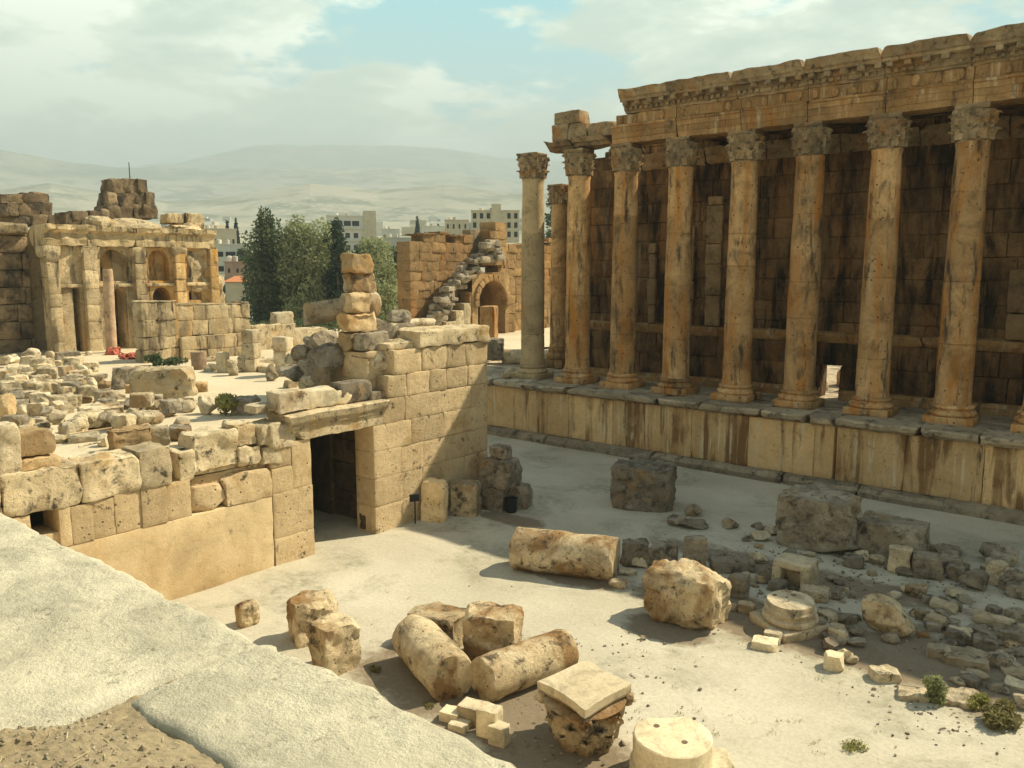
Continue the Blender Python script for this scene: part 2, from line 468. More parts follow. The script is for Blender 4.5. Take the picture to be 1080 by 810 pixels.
M['court'] = ground_mat('trodden_pale_earth', (.60, .555, .45), (.42, .38, .29), (.23, .22, .15), 1., .50, soil=((-10.5, 29.8, 7.5, 2.3), (-4, 30.5, 5, 3.5), (-12.5, 35.5, 8, 1.5), (-14.2, 26.6, 2, 1.3), (-17, 18.2, 5., 2.6), (-12.2, 17., 3., 2.2), (-20.5, 28.4, 3, .9), (-27.5, 33.5, 2.5, 1)))
M['terrace'] = ground_mat('sandy_terrace_earth', (.66, .57, .41), (.54, .45, .31), (.40, .34, .22), 1., .6)
M['gravel'] = ground_mat('gravelly_earth', (.40, .325, .205), (.30, .235, .145), (.24, .18, .11), 9., .5, .9)


def strip_grid(xs, ys, hf):
    X, Y = np.meshgrid(xs, ys, indexing='ij'); Z = hf(X.ravel(), Y.ravel())
    P = np.column_stack([X.ravel(), Y.ravel(), Z]); n, m = len(xs), len(ys)
    fs = [(i*m+j, (i+1)*m+j, (i+1)*m+j+1, i*m+j+1) for i in range(n-1) for j in range(m-1)]
    return P, fs


# the court
def court_h(x, y): return fbm(np.column_stack([x*.35, y*.35, x*0]), 3, 4)*.045


mb = MB(); mb.add(*strip_grid(np.arange(-60, 30, .5), np.arange(1., 52, .5), court_h))
mb.add(*strip_grid(np.arange(-41, -31, .5), np.arange(21., 30, .5), lambda x, y: x*0-.06))
tag(mb.build('court_ground', M['court'], sharp=None), kind='structure')


# the raised terrace behind the court wall, running out to the trees
def terr_h(x, y):
    t = np.clip((y-46)/16, 0, 1); t = t*t*(3-2*t)
    z = 6.2-1.9*t*np.clip((x+52)/-6+.0, 0, 1)
    u = np.clip((-x-118)/30, 0, 1)
    z = z*(1-u)+3.5*u
    return z+fbm(np.column_stack([x*.3, y*.3, x*0]), 9, 3)*.07


mb = MB()
mb.add(*strip_grid(np.concatenate([np.arange(-200, -100, 4.), np.arange(-100, -32., 1.), [-32.3]]), np.arange(-40, 36., 1.), terr_h))
mb.add(*strip_grid(np.concatenate([np.arange(-200, -100, 4.), np.arange(-100, -56.5, 1.)]), np.arange(35, 50.5, 1.), terr_h))
mb.add(*strip_grid(np.concatenate([np.arange(-200, -100, 4.), np.arange(-100, -55.5, 1.5)]), np.arange(50, 150, 1.5), terr_h))
tag(mb.build('terrace_ground', M['terrace'], sharp=None), kind='structure')

# far terrain: town slope and the hills
_ridge = {9000: ([-400, 60, 120, 190, 230, 262, 300, 360, 440, 500, 545, 700, 1200], [190, 186, 182, 176, 165, 158.5, 157, 158, 160.5, 165, 172, 180, 182]),
          5600: ([-400, 0, 40, 90, 150, 250, 330, 400, 480, 545, 800, 1300], [170, 163, 169, 178, 182, 183, 184, 182, 186, 194, 200, 205]),
          2600: ([-400, 0, 60, 120, 180, 240, 330, 400, 470, 545, 800, 1300], [205, 204, 196, 207, 216, 212, 198, 204, 199, 208, 215, 220])}


def sight(r, y): return H+r*(284-y)/863.5


def terrain_h(az, r):
    x = CX+863.5*np.tan(np.clip(YAW-az, -1.2, 1.2)*-1.)*-1.
    x = CX+863.5*np.tan(np.clip(YAW-az, -1.25, 1.25))
    z = np.zeros_like(r)
    cd = np.clip(np.cos(az-YAW), .45, 1)
    def sight(k, y): return H+k*cd*(284-y)/863.5
    def L(k): return sight(k, np.interp(x, *_ridge[k]))
    rs = np.array([0, 90, 150, 230, 380, 900, 1500, 2600, 3300, 5600, 6600, 9000, 12000])
    H0 = [r*0-1.2, r*0-1.2, r*0+1.5, r*0+12., sight(380, 262)+r*0, sight(900, 246)+r*0, sight(1500, 236)+r*0, L(2600), L(2600)*.86, L(5600), L(5600)*.86, L(9000), L(9000)*.9]
    Hs = np.stack(H0); k = np.clip(np.searchsorted(rs, r, side='right')-1, 0, len(rs)-2); ii = np.arange(len(r))
    t = (r-rs[k])/(rs[k+1]-rs[k]); t = t*t*(3-2*t)
    z = Hs[k, ii]*(1-t)+Hs[k+1, ii]*t
    nz = fbm(np.column_stack([np.sin(az)*r/420, np.cos(az)*r/420, r*0]), 21, 5)
    return z+nz*np.clip((r-500)/3000, 0, 1)*(10+.012*r)*.22


azs = np.linspace(-math.pi, math.pi, 361); fine = np.linspace(YAW-.05, YAW+.62, 380)
azs = np.unique(np.concatenate([azs, fine])); rads = np.concatenate([[.01], np.geomspace(60, 12000, 90)])
A, Rr = np.meshgrid(azs, rads, indexing='ij'); z = terrain_h(A.ravel(), Rr.ravel())
P = np.column_stack([-np.sin(A.ravel())*Rr.ravel(), np.cos(A.ravel())*Rr.ravel(), z]); n, m = len(azs), len(rads)
mb = MB(); mb.add(P, [(i*m+j, i*m+j+1, (i+1)*m+j+1, (i+1)*m+j) for i in range(n-1) for j in range(m-1)])
t = NT('dry_hill_earth'); v = t.coords(False)
c = t.ramp(t.noise(v, .0011, 10, .68), [(.36, (.20, .22, .17)), (.48, (.32, .31, .24)), (.66, (.40, .38, .30))])
f = t.ramp(t.noise(v, .0065, 9, .72), [(.49, 0.), (.57, .7)]); c = t.mix(f, c, (.13, .155, .11))
vo = t.n('ShaderNodeTexVoronoi'); vo.inputs['Scale'].default_value = .03; t.l(v, vo.inputs['Vector'])
f = t.mul(t.ramp(vo.outputs['Distance'], [(.18, 1.), (.26, 0.)]), t.ramp(t.noise(v, .0016, 4), [(.49, 0.), (.58, .6)]))
c = t.mix(f, c, (.55, .50, .42)); t.color(c)
tag(mb.build('hills', t.m, sharp=180), kind='structure')

# air
hz = MB(); hz.add(*(lambda a: (a[0], a[1]))(block(26000, 26000, 1500, 1, cell=99999, r=1, amp=0, chips=0)))
hz = hz.build('haze', None, sharp=None); hz.location = (0, 0, -5); tag(hz, kind='stuff')
hm = bpy.data.materials.new('pale_air'); hm.use_nodes = True; hm.node_tree.nodes.clear()
pv = hm.node_tree.nodes.new('ShaderNodeVolumePrincipled'); ho = hm.node_tree.nodes.new('ShaderNodeOutputMaterial')
hm.node_tree.links.new(pv.outputs[0], ho.inputs['Volume']); pv.inputs['Color'].default_value = (.76, .93, 1., 1); pv.inputs['Density'].default_value = 2.9e-4; pv.inputs['Anisotropy'].default_value = .0
hm.cycles.homogeneous_volume = True if hasattr(hm.cycles, 'homogeneous_volume') else None
hz.data.materials.append(hm)
# ------------------------------------------------------------------ the temple
TX = [-10.08, -14.7, -19.36, -23.8, -28.6, -33.2, -37.5]
COLX = [12.9, 8.3, 3.7, -0.9, -5.5]+TX
PIERX = -44.65
YC = 53.95; PZ = 4.6; CT = 22.95
temple = empty('ruined_temple', (-20, 56, 0))
tag(temple, 'long colonnaded temple ruin of orange-brown stone on a high podium', 'temple')


def column_parts(x, y, z0, z1, seed, rb=1.0, rt=.86, eroded=0., base_h=1.15, cap_h=2.05):
    # shaft of drums
    rng = random.Random(seed); hb = z0+base_h; hc = z1-cap_h
    joints = sorted([hb+(hc-hb)*(k+rng.uniform(-.1, .1)) for k in (.22, .47, .74)])
    zs = list(np.linspace(hb, hc, 46)); prof = []
    for zz_ in zs+[j+e for j in joints for e in (-.05, -.012, .012, .05)]:
        t = (zz_-hb)/(hc-hb); r = rb+(rt-rb)*t+.035*math.sin(t*math.pi)
        if t < .02: r += .06*(1-t/.02)
        if t > .985: r += .07
        if any(abs(zz_-j) < .02 for j in joints): r -= .045
        prof.append((r, zz_))
    prof.sort(key=lambda a: a[1])
    P, fs = lathe(prof, 36, seed, .014+eroded*.03, .7); P += np.column_stack([vnoise(P*3+k*7+seed, seed+k) for k in range(3)])*.012
    P[:, 0] += x; P[:, 1] += y
    shaft = (P, fs)
    # base
    b = MB()
    pw = rb*2*1.34
    Q, qf = block(pw, pw, base_h*.40, seed+1, cell=.3, r=.05, amp=.03, chips=5, chip=.35); b.add(rot(Q, rng.uniform(-.02, .02))+np.array([x, y, z0]), qf)
    h0 = z0+base_h*.40-.01; hh = base_h*.60+.01
    tor = [(rb*.5, 0)]
    for k in range(9): a = -math.pi/2+math.pi*k/8; tor.append((rb*1.2+.13*rb*math.cos(a), hh*(.22+.22*math.sin(a))))
    tor += [(rb*1.18, hh*.47), (rb*1.10, hh*.55), (rb*1.14, hh*.63)]
    for k in range(7): a = -math.pi/2+math.pi*k/6; tor.append((rb*1.12+.08*rb*math.cos(a), hh*(.77+.13*math.sin(a))))
    tor += [(rb*1.06, hh*.95), (rb*1.02, hh), (rb*.5, hh)]
    Q, qf = lathe([(r, h0+zz_) for r, zz_ in tor], 36, seed+2, .04, 1.1); Q[:, 0] += x; Q[:, 1] += y; b.add(Q, qf)
    # capital
    c = capital(x, y, hc, cap_h, rt, seed+3)
    return shaft, b, c


def capital(x, y, z, h, r0, seed, worn=.035, ab=0., curl_k=1.):
    c = MB(); rng = random.Random(seed)
    for k in range(8): pass
    prof = [(r0*.6, 0), (r0*1.0, 0), (r0*1.04, h*.03), (r0*.98, h*.07)]+[(r0*(.97+.33*t**1.8), h*(.07+.77*t)) for t in np.linspace(.08, 1, 9)]+[(r0*.9, h*.86)]
    P, fs = lathe(prof, 32, seed, worn, 1.5); c.add(P+np.array([x, y, z]), fs)

    def leaf(a, zb, hl, wd, rb_, out, nu=10, nv=7):
        pts = []
        for side in (0, 1):
            for i in range(nu):
                t = i/(nu-1); curl = out*(t**3.2); zl = zb+hl*(t if t < .84 else .84+.05*math.sin((t-.84)/.16*math.pi)-(t-.84)*.75)
                rad = rb_+.04+curl+(.10 if side == 0 else .0)*(1-.3*t)
                for j in range(nv):
                    s = (j/(nv-1)-.5)*2; wv = wd*(.80+.32*math.sin(t*2.6))*(1-.55*(max(0, t-.6)/.4)**1.5)*(1+.09*math.cos(i*math.pi))
                    aa = a+s*wv/2/rb_; rr = rad+.09*(1-abs(s))-.07*abs(s)+(.045 if j % 2 == 1 else 0)
                    pts.append((x+math.cos(aa)*rr, y+math.sin(aa)*rr, z+zl))
        n2 = nu*nv; fs = []
        for i in range(nu-1):
            for j in range(nv-1):
                q = i*nv+j; fs.append((q, q+1, q+nv+1, q+nv)); fs.append((n2+q, n2+q+nv, n2+q+nv+1, n2+q+1))
        for i in range(nu-1):
            for j in (0, nv-1):
                q = i*nv+j; fs.append((q, q+nv, n2+q+nv, n2+q))
        for j in range(nv-1):
            q = (nu-1)*nv+j; fs.append((q, q+1, n2+q+1, n2+q))
        P = np.array(pts); P += np.column_stack([vnoise(P*5+k*3, seed+k) for k in range(3)])*worn*1.2
        c.add(P, fs)
    for k in range(8): leaf(k*math.pi/4+.02, h*.05, h*.36, r0*.74, r0*.98, .36*r0*curl_k*rng.uniform(.6, 1.15))
    for k in range(8): leaf((k+.5)*math.pi/4, h*.24, h*.42, r0*.70, r0*1.03, .38*r0*curl_k*rng.uniform(.5, 1.15))
    for k in range(8): leaf((k+.02)*math.pi/4, h*.46, h*.40, r0*.60, r0*1.10, .34*r0*curl_k*rng.uniform(.6, 1.1), 8, 5)
    for k in range(4):   # volutes under the abacus corners
        a = math.pi/4+k*math.pi/2
        leaf(a, h*.48, h*.40, r0*.34, r0*1.02, .42*r0, 9, 5)
        if rng.random() < .9:
            Q, qf = lathe([(.01, -.09), (.14*r0, -.09), (.17*r0, -.02), (.17*r0, .02), (.14*r0, .09), (.01, .09)], 12)
            Q = rot(Q, 0, math.pi/2); Q = rot(Q, a+math.pi/2); c.add(Q*1.25+np.array([x+math.cos(a)*r0*1.38, y+math.sin(a)*r0*1.38, z+h*.80]), qf)
        leaf(a+math.pi/4, h*.55, h*.30, r0*.4, r0*1.10, .18*r0, 6, 3)
    # abacus with concave sides
    hw = r0*1.13; n = 9; ring = []
    for k in range(4):
        a0 = math.pi/4+k*math.pi/2
        A = np.array([math.cos(a0), math.sin(a0)])*hw*1.40; B = np.array([math.cos(a0+math.pi/2), math.sin(a0+math.pi/2)])*hw*1.40
        nn = -(A+B)/np.linalg.norm(A+B)
        for i in range(n): t = i/n; ring.append(A*(1-t)+B*t+nn*(.10*r0*math.sin(t*math.pi)))
    ring = np.array(ring); m = len(ring); lay = [(.35, 0), (.90, 0), (.95, .045*h), (1.0, .08*h), (1.0, (.14+ab)*h), (.985, (.147+ab)*h), (.35, (.147+ab)*h)]
    P = np.vstack([np.column_stack([ring*k, np.full(m, zz_)]) for k, zz_ in lay]); P += np.column_stack([fbm(P*2+k*5, seed+k) for k in range(3)])*worn*np.array([.8, .8, .35])
    rg = random.Random(seed)
    for q_ in range(3):
        a_ = rg.random()*6.283; s_ = np.array([math.cos(a_), math.sin(a_), 0]); pr = P@s_; ex = pr-(pr.max()-.16*r0*rg.uniform(.3, 1.3)); m_ = ex > 0; P[m_] -= s_*ex[m_][:, None]
    fs = [(i*m+j, i*m+(j+1) % m, (i+1)*m+(j+1) % m, (i+1)*m+j) for i in range(len(lay)-1) for j in range(m)]+[tuple(reversed(range(m))), tuple((len(lay)-1)*m+j for j in range(m))]
    if ab: c.ab = MB().add(P+np.array([x, y, z+h*.86]), fs)
    else: c.add(P+np.array([x, y, z+h*.86]), fs)
    return c


for k, x in enumerate(COLX):
    (P, fs), b, c = column_parts(x, YC, PZ, CT, 100+k*11, eroded=.3 if k != 5 else .5)
    s = MB().add(P, fs).build('column', M['column'], temple, (x, YC, PZ))
    b.build('base', M['column'], s, (x, YC, PZ)); c.build('capital', M['carved'], s, (x, YC, CT-2.05))


def extrude(prof, x0, x1, seed, dx=.35, amp=.03, fr=1., notch=None, sub=2):
    """closed profile [(y,z)...] run along x, with capped ends, worn surface"""
    pr = []
    for i in range(len(prof)):
        a, b = np.array(prof[i], float), np.array(prof[(i+1) % len(prof)], float)
        for t in np.linspace(0, 1, sub, endpoint=False): pr.append(a*(1-t)+b*t)
    pr = np.array(pr); m = len(pr); n = max(2, int((x1-x0)/dx)); xs = np.linspace(x0, x1, n+1)
    P = np.vstack([np.column_stack([np.full(m, xx), pr[:, 0], pr[:, 1]]) for xx in xs])
    P += np.column_stack([fbm(P*fr+k*11+seed, seed+k) for k in range(3)])*np.array([.3, 1, 1])*amp
    fs = [(i*m+j, (i+1)*m+j, (i+1)*m+(j+1) % m, i*m+(j+1) % m) for i in range(n) for j in range(m)]
    fs += [tuple(range(m)), tuple(n*m+j for j in reversed(range(m)))]
    return P, fs


# architrave: one block from column to column
ent_left = -34.0
mb = MB()
jx = sorted([17.0]+COLX[:-2]+[ent_left])
af, ab = YC-.92, YC+1.0
for k, (a, b) in enumerate(zip(jx[:-1], jx[1:])):
    z0 = CT+random.uniform(-.02, .02)
    prof = [(af+.06, z0), (af+.06, z0+.36), (af+.01, z0+.38), (af+.01, z0+.78), (af-.05, z0+.80), (af-.05, z0+1.10), (af-.16, z0+1.16), (af-.18, z0+1.30), (ab, z0+1.30), (ab, z0)]
    P, fs = extrude(prof, a+.02, b-.02, 300+k, amp=.035, sub=3)
    P = chipped(P, 300+k, 2, .12, None); mb.add(P, fs)
mb.build('architrave', M['temple'], temple, (-20, YC, CT))
zf = CT+1.30
mb = MB()
for k, (a, b) in enumerate(zip(jx[:-1], jx[1:])):
    a2 = a+.4 if k == 0 else a
    prof = [(af-.02, zf+.004), (af-.02, zf+.72), (ab-.05, zf+.72), (ab-.05, zf+.004)]
    P, fs = extrude(prof, a2+.02, b-.02, 330+k, amp=.05, sub=4); mb.add(P, fs)
    xx = a2+.5
    while xx < b-.2:   # worn animal protomes of the frieze
        if random.random() < .78:
            Q, qf = boulder(random.uniform(.3, .5), .55, random.uniform(.5, .66), int(xx*37) % 991+50, cuts=5); mb.add(Q+np.array([xx, af-.12, zf+.04]), qf)
        xx += 1.15
fr = mb.build('frieze', M['temple'], temple, (-20, YC, zf))
zc = zf+.72
mb = MB(); notches = [-24.09, -19.35, -14.8, -10.19, -5.5, -0.9, 3.7, 8.3, 12.9]
jc = sorted([17.0, -32.75, -28.9]+notches)
for k, (a, b) in enumerate(zip(jc[:-1], jc[1:])):
    y0 = af-.12
    prof = [(ab, zc+.004), (y0, zc+.004), (y0-.02, zc+.16), (y0-.16, zc+.18), (y0-.16, zc+.42), (y0-.26, zc+.45), (y0-.28, zc+.72), (y0-.80, zc+.75), (y0-.82, zc+.92),
            (y0-.95, zc+1.0), (y0-1.02, zc+1.25), (y0-1.12, zc+1.46), (y0-1.16, zc+1.56), (y0-.7, zc+1.60), (ab, zc+1.55)]
    P, fs = extrude(prof, a+.012, b-.012, 360+k, dx=.16, amp=.05, fr=1.1, sub=3)
    for xn in (a, b):
        if xn in notches:
            lim = zc+1.05+np.abs(P[:, 0]-xn)*4.2; m = (P[:, 2] > lim) & (P[:, 1] < y0+.2); P[m, 2] = lim[m]
    P[:, 2] += (fbm(np.column_stack([P[:, 0]*.6, P[:, 0]*0, P[:, 0]*0]), 71)*.06)*(P[:, 2] > zc+1)
    P = chipped(P, 361+k, 2, .07, None); mb.add(P, fs)
    xx = a+.25
    while xx < b-.1:
        if random.random() < .9: rbox(mb, xx-.12, xx+.12, y0-.34, y0-.12, zc+.19+.003, zc+.415, int(xx*91) % 997, cell=.2, r=.03, amp=.02, chips=1)
        xx += .42
    xx = a+.4
    while xx < b-.2:
        if random.random() < .85: rbox(mb, xx-.2, xx+.2, y0-.78, y0-.22, zc+.46, zc+.76, int(xx*77) % 997+3, cell=.2, r=.05, amp=.04, chips=2, chip=.4)
        xx += .98
mb.build('cornice', M['carved'], temple, (-20, YC, zc))

# what is left of the entablature over the last two columns
mb = MB()
for k, (a, b) in enumerate(((-37.6, -34.05), (-40.4, -37.65))):
    z0 = CT-.1 if k == 0 else CT-.25
    prof = [(af+.25, z0+.25), (af+.2, z0+.5), (af-.05, z0+.55), (af-.25, z0+.9), (ab, z0+.95), (ab, z0+.2)]
    P, fs = extrude(prof, a+.02, b-.02, 390+k, amp=.08, sub=3); P = chipped(P, 391+k, 4, .4, None); mb.add(P, fs)
mb.build('broken_architrave', M['carved'], temple, (-38, YC, CT))
mb = MB()
for a, b, z0, z1 in ((-39.7, -38.2, 23.65, 24.95), (-39.55, -37.1, 24.95, 25.9), (-38.15, -36.4, 23.68, 24.9), (-36.35, -34.1, 23.7, 24.75)):
    rbox(mb, a, b, YC-.7, YC+.8, z0, z1, int(a*10) % 97+7, cell=.35, r=.09, amp=.07, chips=5, chip=.35)
mb.build('cornice_remnant', M['carved'], temple, (-38, YC, 23.7))

# ceiling over the passage
mb = MB()
for k, (a, b) in enumerate(zip(jx[:-1], jx[1:])):
    if k == 0: continue
    rbox(mb, a+.03, b-.03, ab+.01, 58.55, CT+.35, CT+1.2, 420+k, cell=1., r=.05, amp=.05, chips=1)
mb.build('ceiling', M['cella'], temple, (-15, 56, CT))

# cella wall of real blocks, with the low hole in it
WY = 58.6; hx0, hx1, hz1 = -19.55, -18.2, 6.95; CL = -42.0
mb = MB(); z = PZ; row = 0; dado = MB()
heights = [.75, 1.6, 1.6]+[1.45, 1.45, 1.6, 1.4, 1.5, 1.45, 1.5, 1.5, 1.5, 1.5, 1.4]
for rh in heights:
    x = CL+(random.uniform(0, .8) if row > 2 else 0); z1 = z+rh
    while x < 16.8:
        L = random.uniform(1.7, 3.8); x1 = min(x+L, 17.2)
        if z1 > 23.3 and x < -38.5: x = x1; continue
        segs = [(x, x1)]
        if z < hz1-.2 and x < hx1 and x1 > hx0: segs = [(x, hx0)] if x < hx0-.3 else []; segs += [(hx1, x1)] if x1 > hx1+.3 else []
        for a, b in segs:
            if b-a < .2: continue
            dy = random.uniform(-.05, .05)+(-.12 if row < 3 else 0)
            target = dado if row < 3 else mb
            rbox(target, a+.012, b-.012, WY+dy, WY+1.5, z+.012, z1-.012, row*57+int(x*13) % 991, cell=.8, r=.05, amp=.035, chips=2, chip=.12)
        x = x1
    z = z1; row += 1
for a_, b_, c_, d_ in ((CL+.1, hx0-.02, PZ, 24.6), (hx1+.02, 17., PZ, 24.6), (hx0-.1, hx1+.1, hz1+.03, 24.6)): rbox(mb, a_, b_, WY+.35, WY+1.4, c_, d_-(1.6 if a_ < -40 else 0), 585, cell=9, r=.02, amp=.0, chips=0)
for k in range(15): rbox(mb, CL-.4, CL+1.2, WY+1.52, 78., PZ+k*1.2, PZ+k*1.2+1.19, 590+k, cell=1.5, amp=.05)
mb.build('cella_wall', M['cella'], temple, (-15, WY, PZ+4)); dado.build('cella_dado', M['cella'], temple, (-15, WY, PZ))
mb = MB()
for a, b in ((-42, -33.5), (-33.45, -26.9), (-26.85, -20.2), (-20.15, -13.), (-12.95, -6), (-5.95, 2), (2.05, 9), (9.05, 17)):
    P, fs = extrude([(WY-.13, 8.55), (WY-.22, 8.65), (WY-.40, 9.05), (WY-.42, 9.25), (WY-.05, 9.35), (WY+.3, 9.3), (WY+.3, 8.5)], a, b, int(a) % 77+450, amp=.05); P = chipped(P, int(a) % 77, 4, .2, None); mb.add(P, fs)
for a, b in ((-42, -31), (-31, -19.7), (-18.05, -8), (-8, 2), (2, 9), (9, 17)):
    P, fs = extrude([(WY-.5, PZ-.05), (WY-.5, PZ+.35), (WY-.3, PZ+.42), (WY-.25, PZ+.62), (WY-.1, PZ+.7), (WY+.3, PZ+.7), (WY+.3, PZ-.05)], a, b, int(a) % 71+470, amp=.05); mb.add(P, fs)
mb.build('moulding', M['temple'], temple, (-15, WY, 9))
M['strip'] = stone('pale_pilaster_stone', (.44, .315, .18), (.27, .18, .095), dark_lo=.53, dark_hi=.70, sc=.8)
for x0, x1, z0, z1 in ((-28.6, -27.3, 9.35, 19.2), (-33.6, -33.0, 9.35, 15.8), (-8.3, -7.1, 9.35, 14), (-30.2, -29.6, 9.35, 17.), (-26.4, -25.9, 12, 18)):
    mb = MB(); z = z0; i = 0
    while z < z1-.3:
        hgt = random.uniform(1.3, 3.); zt = min(z1, z+hgt); rbox(mb, x0+random.uniform(-.06, .06), x1+random.uniform(-.06, .06), WY-.42, WY-.02, z+.01, zt-.01, int(z*31) % 97+5, cell=.4, r=.12, amp=.05, chips=3, chip=.3); z = zt
    mb.build('pilaster', M['strip'], temple, ((x0+x1)/2, WY-.2, z0))
# heads of the broken wall above the pilasters: corbelled moulding courses under the ceiling
mb = MB()
for a, b in ((-34.5, -29), (-28.9, -24.2), (-24.1, -19), (-18.9, -14), (-13.9, -9), (-8.9, -2), (-1.9, 7), (7.1, 16.9)):
    P, fs = extrude([(WY-.05, 21.6), (WY-.18, 21.8), (WY-.2, 22.2), (WY-.45, 22.5), (WY-.5, 22.8), (WY+.2, 22.85), (WY+.2, 21.6)], a, b, int(a*3) % 87+520, amp=.09); mb.add(chipped(P, int(a) % 50, 3, .12, None), fs)
mb.build('cella_frieze', M['carved'], temple, (-15, WY, 22))
# corner pier of the cella with its own capital, lower than the colonnade
(P, fs), b, c = column_parts(PIERX, 61.2, PZ, 21.3, 611, rb=.84, rt=.76, cap_h=1.8, base_h=2.0)
s = MB().add(P, fs).build('pier', M['column'], temple, (PIERX, 61.2, PZ)); b.build('base', M['column'], s, (PIERX, 61.2, PZ)); c.build('capital', M['carved'], s, (PIERX, 61.2, 19.5))

# podium
PX0, PX1 = -56., 18.; crack = -15.85
mb = MB(); rows = [(0.72, 4.02)]
x = PX0
while x < PX1:
    L = random.uniform(3., 5.2); x1 = min(PX1, x+L)
    if x < crack < x1: x1 = crack-.12 if crack-x > .8 else x1
    if abs(x-(crack-.12)) < .01: x = crack+.06
    rbox(mb, x+.012, x1-.012, 51.0+random.uniform(-.02, .02), 54, .62, 4.03, int(x*17) % 991, cell=.5, r=.05, amp=.035, chips=2, chip=.1, nmax=14)
    x = x1
mb.build('podium', M['podium'], temple, (-20, 51, 0))
mb = MB(); x = PX0
while x < PX1:
    x1 = min(PX1, x+random.uniform(2.6, 5.))
    if x < crack < x1: x1 = crack-.1 if crack-x > .5 else x1
    if abs(x-(crack-.1)) < .01: x = crack+.08
    prof = [(51.05, 4.04), (50.75, 4.08), (50.62, 4.2), (50.45, 4.26), (50.40, 4.5), (50.5, 4.6), (53., 4.6), (53., 4.04)]
    P, fs = extrude(prof, x+.01, x1-.01, int(x*7) % 331, amp=.07, fr=.9, sub=3, dx=.3); mb.add(chipped(P, int(x*3) % 99, 5, .25, None), fs)
    x = x1
M['edge'] = stone('grey_podium_edge_stone', (.54, .455, .34), (.37, .30, .21), dark_lo=.53, dark_hi=.66, sc=.9, bump=.9)
mb.build('podium_cornice', M['edge'], temple, (-20, 51, 4))
mb = MB(); x = PX0
while x < PX1:
    x1 = min(PX1, x+random.uniform(3, 6))
    prof = [(50.25, -.1), (50.2, .28), (50.42, .32), (50.5, .5), (50.85, .62), (51.5, .62), (51.5, -.1)]
    P, fs = extrude(prof, x+.01, x1-.01, int(x*9) % 431, amp=.06, fr=.9, sub=2, dx=.4); mb.add(chipped(P, int(x*5) % 99, 4, .2, None), fs)
    x = x1
mb.build('podium_plinth', M['edge'], temple, (-20, 50.5, 0))
mb = MB(); y = 53.02
while y < 90:
    x = PX0; dy = random.uniform(1.6, 2.6)
    while x < PX1:
        x1 = x+random.uniform(2.5, 5); rbox(mb, x+.01, x1-.01, y+.01, y+dy-.01, 3.6, PZ+random.uniform(-.03, .03), int(x*y) % 991, cell=1.2, r=.04, amp=.02, chips=0); x = x1
    y += dy
mb.build('floor', M['edge'], temple, (-20, 60, PZ))
# ------------------------------------------------------------------ the court wall with the doorway
WX = -31.5


def Yw(px, py): return float(at(px, py, X=WX)[1])


cw = empty('court_wall', (WX-1, 22, 0)); tag(cw, 'long ruined wall of big cream blocks with a dark doorway', 'wall')


def wblock(mb, y0, y1, z0, z1, seed, off=0., dpt=1.5, **k):
    k = {**dict(cell=.2, r=.014, amp=.018, chips=2, chip=.05, nmax=16, fine=.007), **k}
    rbox(mb, WX-dpt, WX+off, y0+.004, y1-.004, z0+.003, z1-.003, seed, **k)


# the giant smooth slab
mb = MB(); wblock(mb, 4.0, 20.95, -.3, 3.38, 1, cell=.6, nmax=28, amp=.045, chips=0, r=.05)
mb.build('monolith', M['monolith'], cw, (WX, 14, 0))
mb = MB()
wblock(mb, 20.98, 23.2, -.2, 1.28, 2, .02); wblock(mb, 20.98, 23.2, 1.29, 3.45, 3); wblock(mb, 20.98, 22.1, 3.46, 4.6, 4); wblock(mb, 22.12, 23.2, 3.46, 5.72, 5, -.03); wblock(mb, 20.98, 22.1, 4.62, 5.72, 6, -.06)
xs = [0, 32, 62, 75, 98, 122, 150, 177, 203]; ye = [4., 6.3, 8.6]+[Yw(a, 545) for a in xs]
for i in range(len(ye)-1):
    if i == 4: wblock(mb, ye[i]+.1, ye[i+1], 3.39, 4.0, 30+i, -.1); continue
    wblock(mb, ye[i], ye[i+1], 3.39, 4.92+random.uniform(-.05, .05), 10+i, random.uniform(-.04, .04))
y2 = ye[-1]
wblock(mb, y2, y2+1.6, 3.39, 4.5, 31, -.1, chips=6, chip=.5, amp=.08); wblock(mb, y2+1.62, 20.95, 3.39, 4.75, 32, .03, chips=6, chip=.5, amp=.08)
wblock(mb, y2+.2, 20.95, 4.2, 4.9, 33, -.45)
# right of the doorway
rows = [(-.2, 1.42), (1.43, 2.9), (2.91, 4.33), (4.34, 5.72), (5.73, 7.0), (7.01, 8.2), (8.21, 9.5)]
for k, (a, b) in enumerate(rows):
    y = 27.05 if k < 4 else 27.75 if k == 4 else 28.1 if k == 5 else 28.6
    off = .0
    first = True
    while y < 35.9:
        L = random.uniform(1.3, 2.7); y1 = min(36.0, y+L)
        if 36-y1 < .7: y1 = 36.0
        if k == 6 and y1 < 30.3: pass
        o = random.uniform(-.02, .02)+(.06 if first and k < 4 else 0)
        ch = dict(chips=3, chip=.18, amp=.05, r=.05) if k > 4 else {}
        wblock(mb, y, y1, a, b, 60+k*13+int(y*7), o, 1.45, **ch)
        y = y1; first = False
mb.build('masonry', M['wall'], cw, (WX, 22, 0))
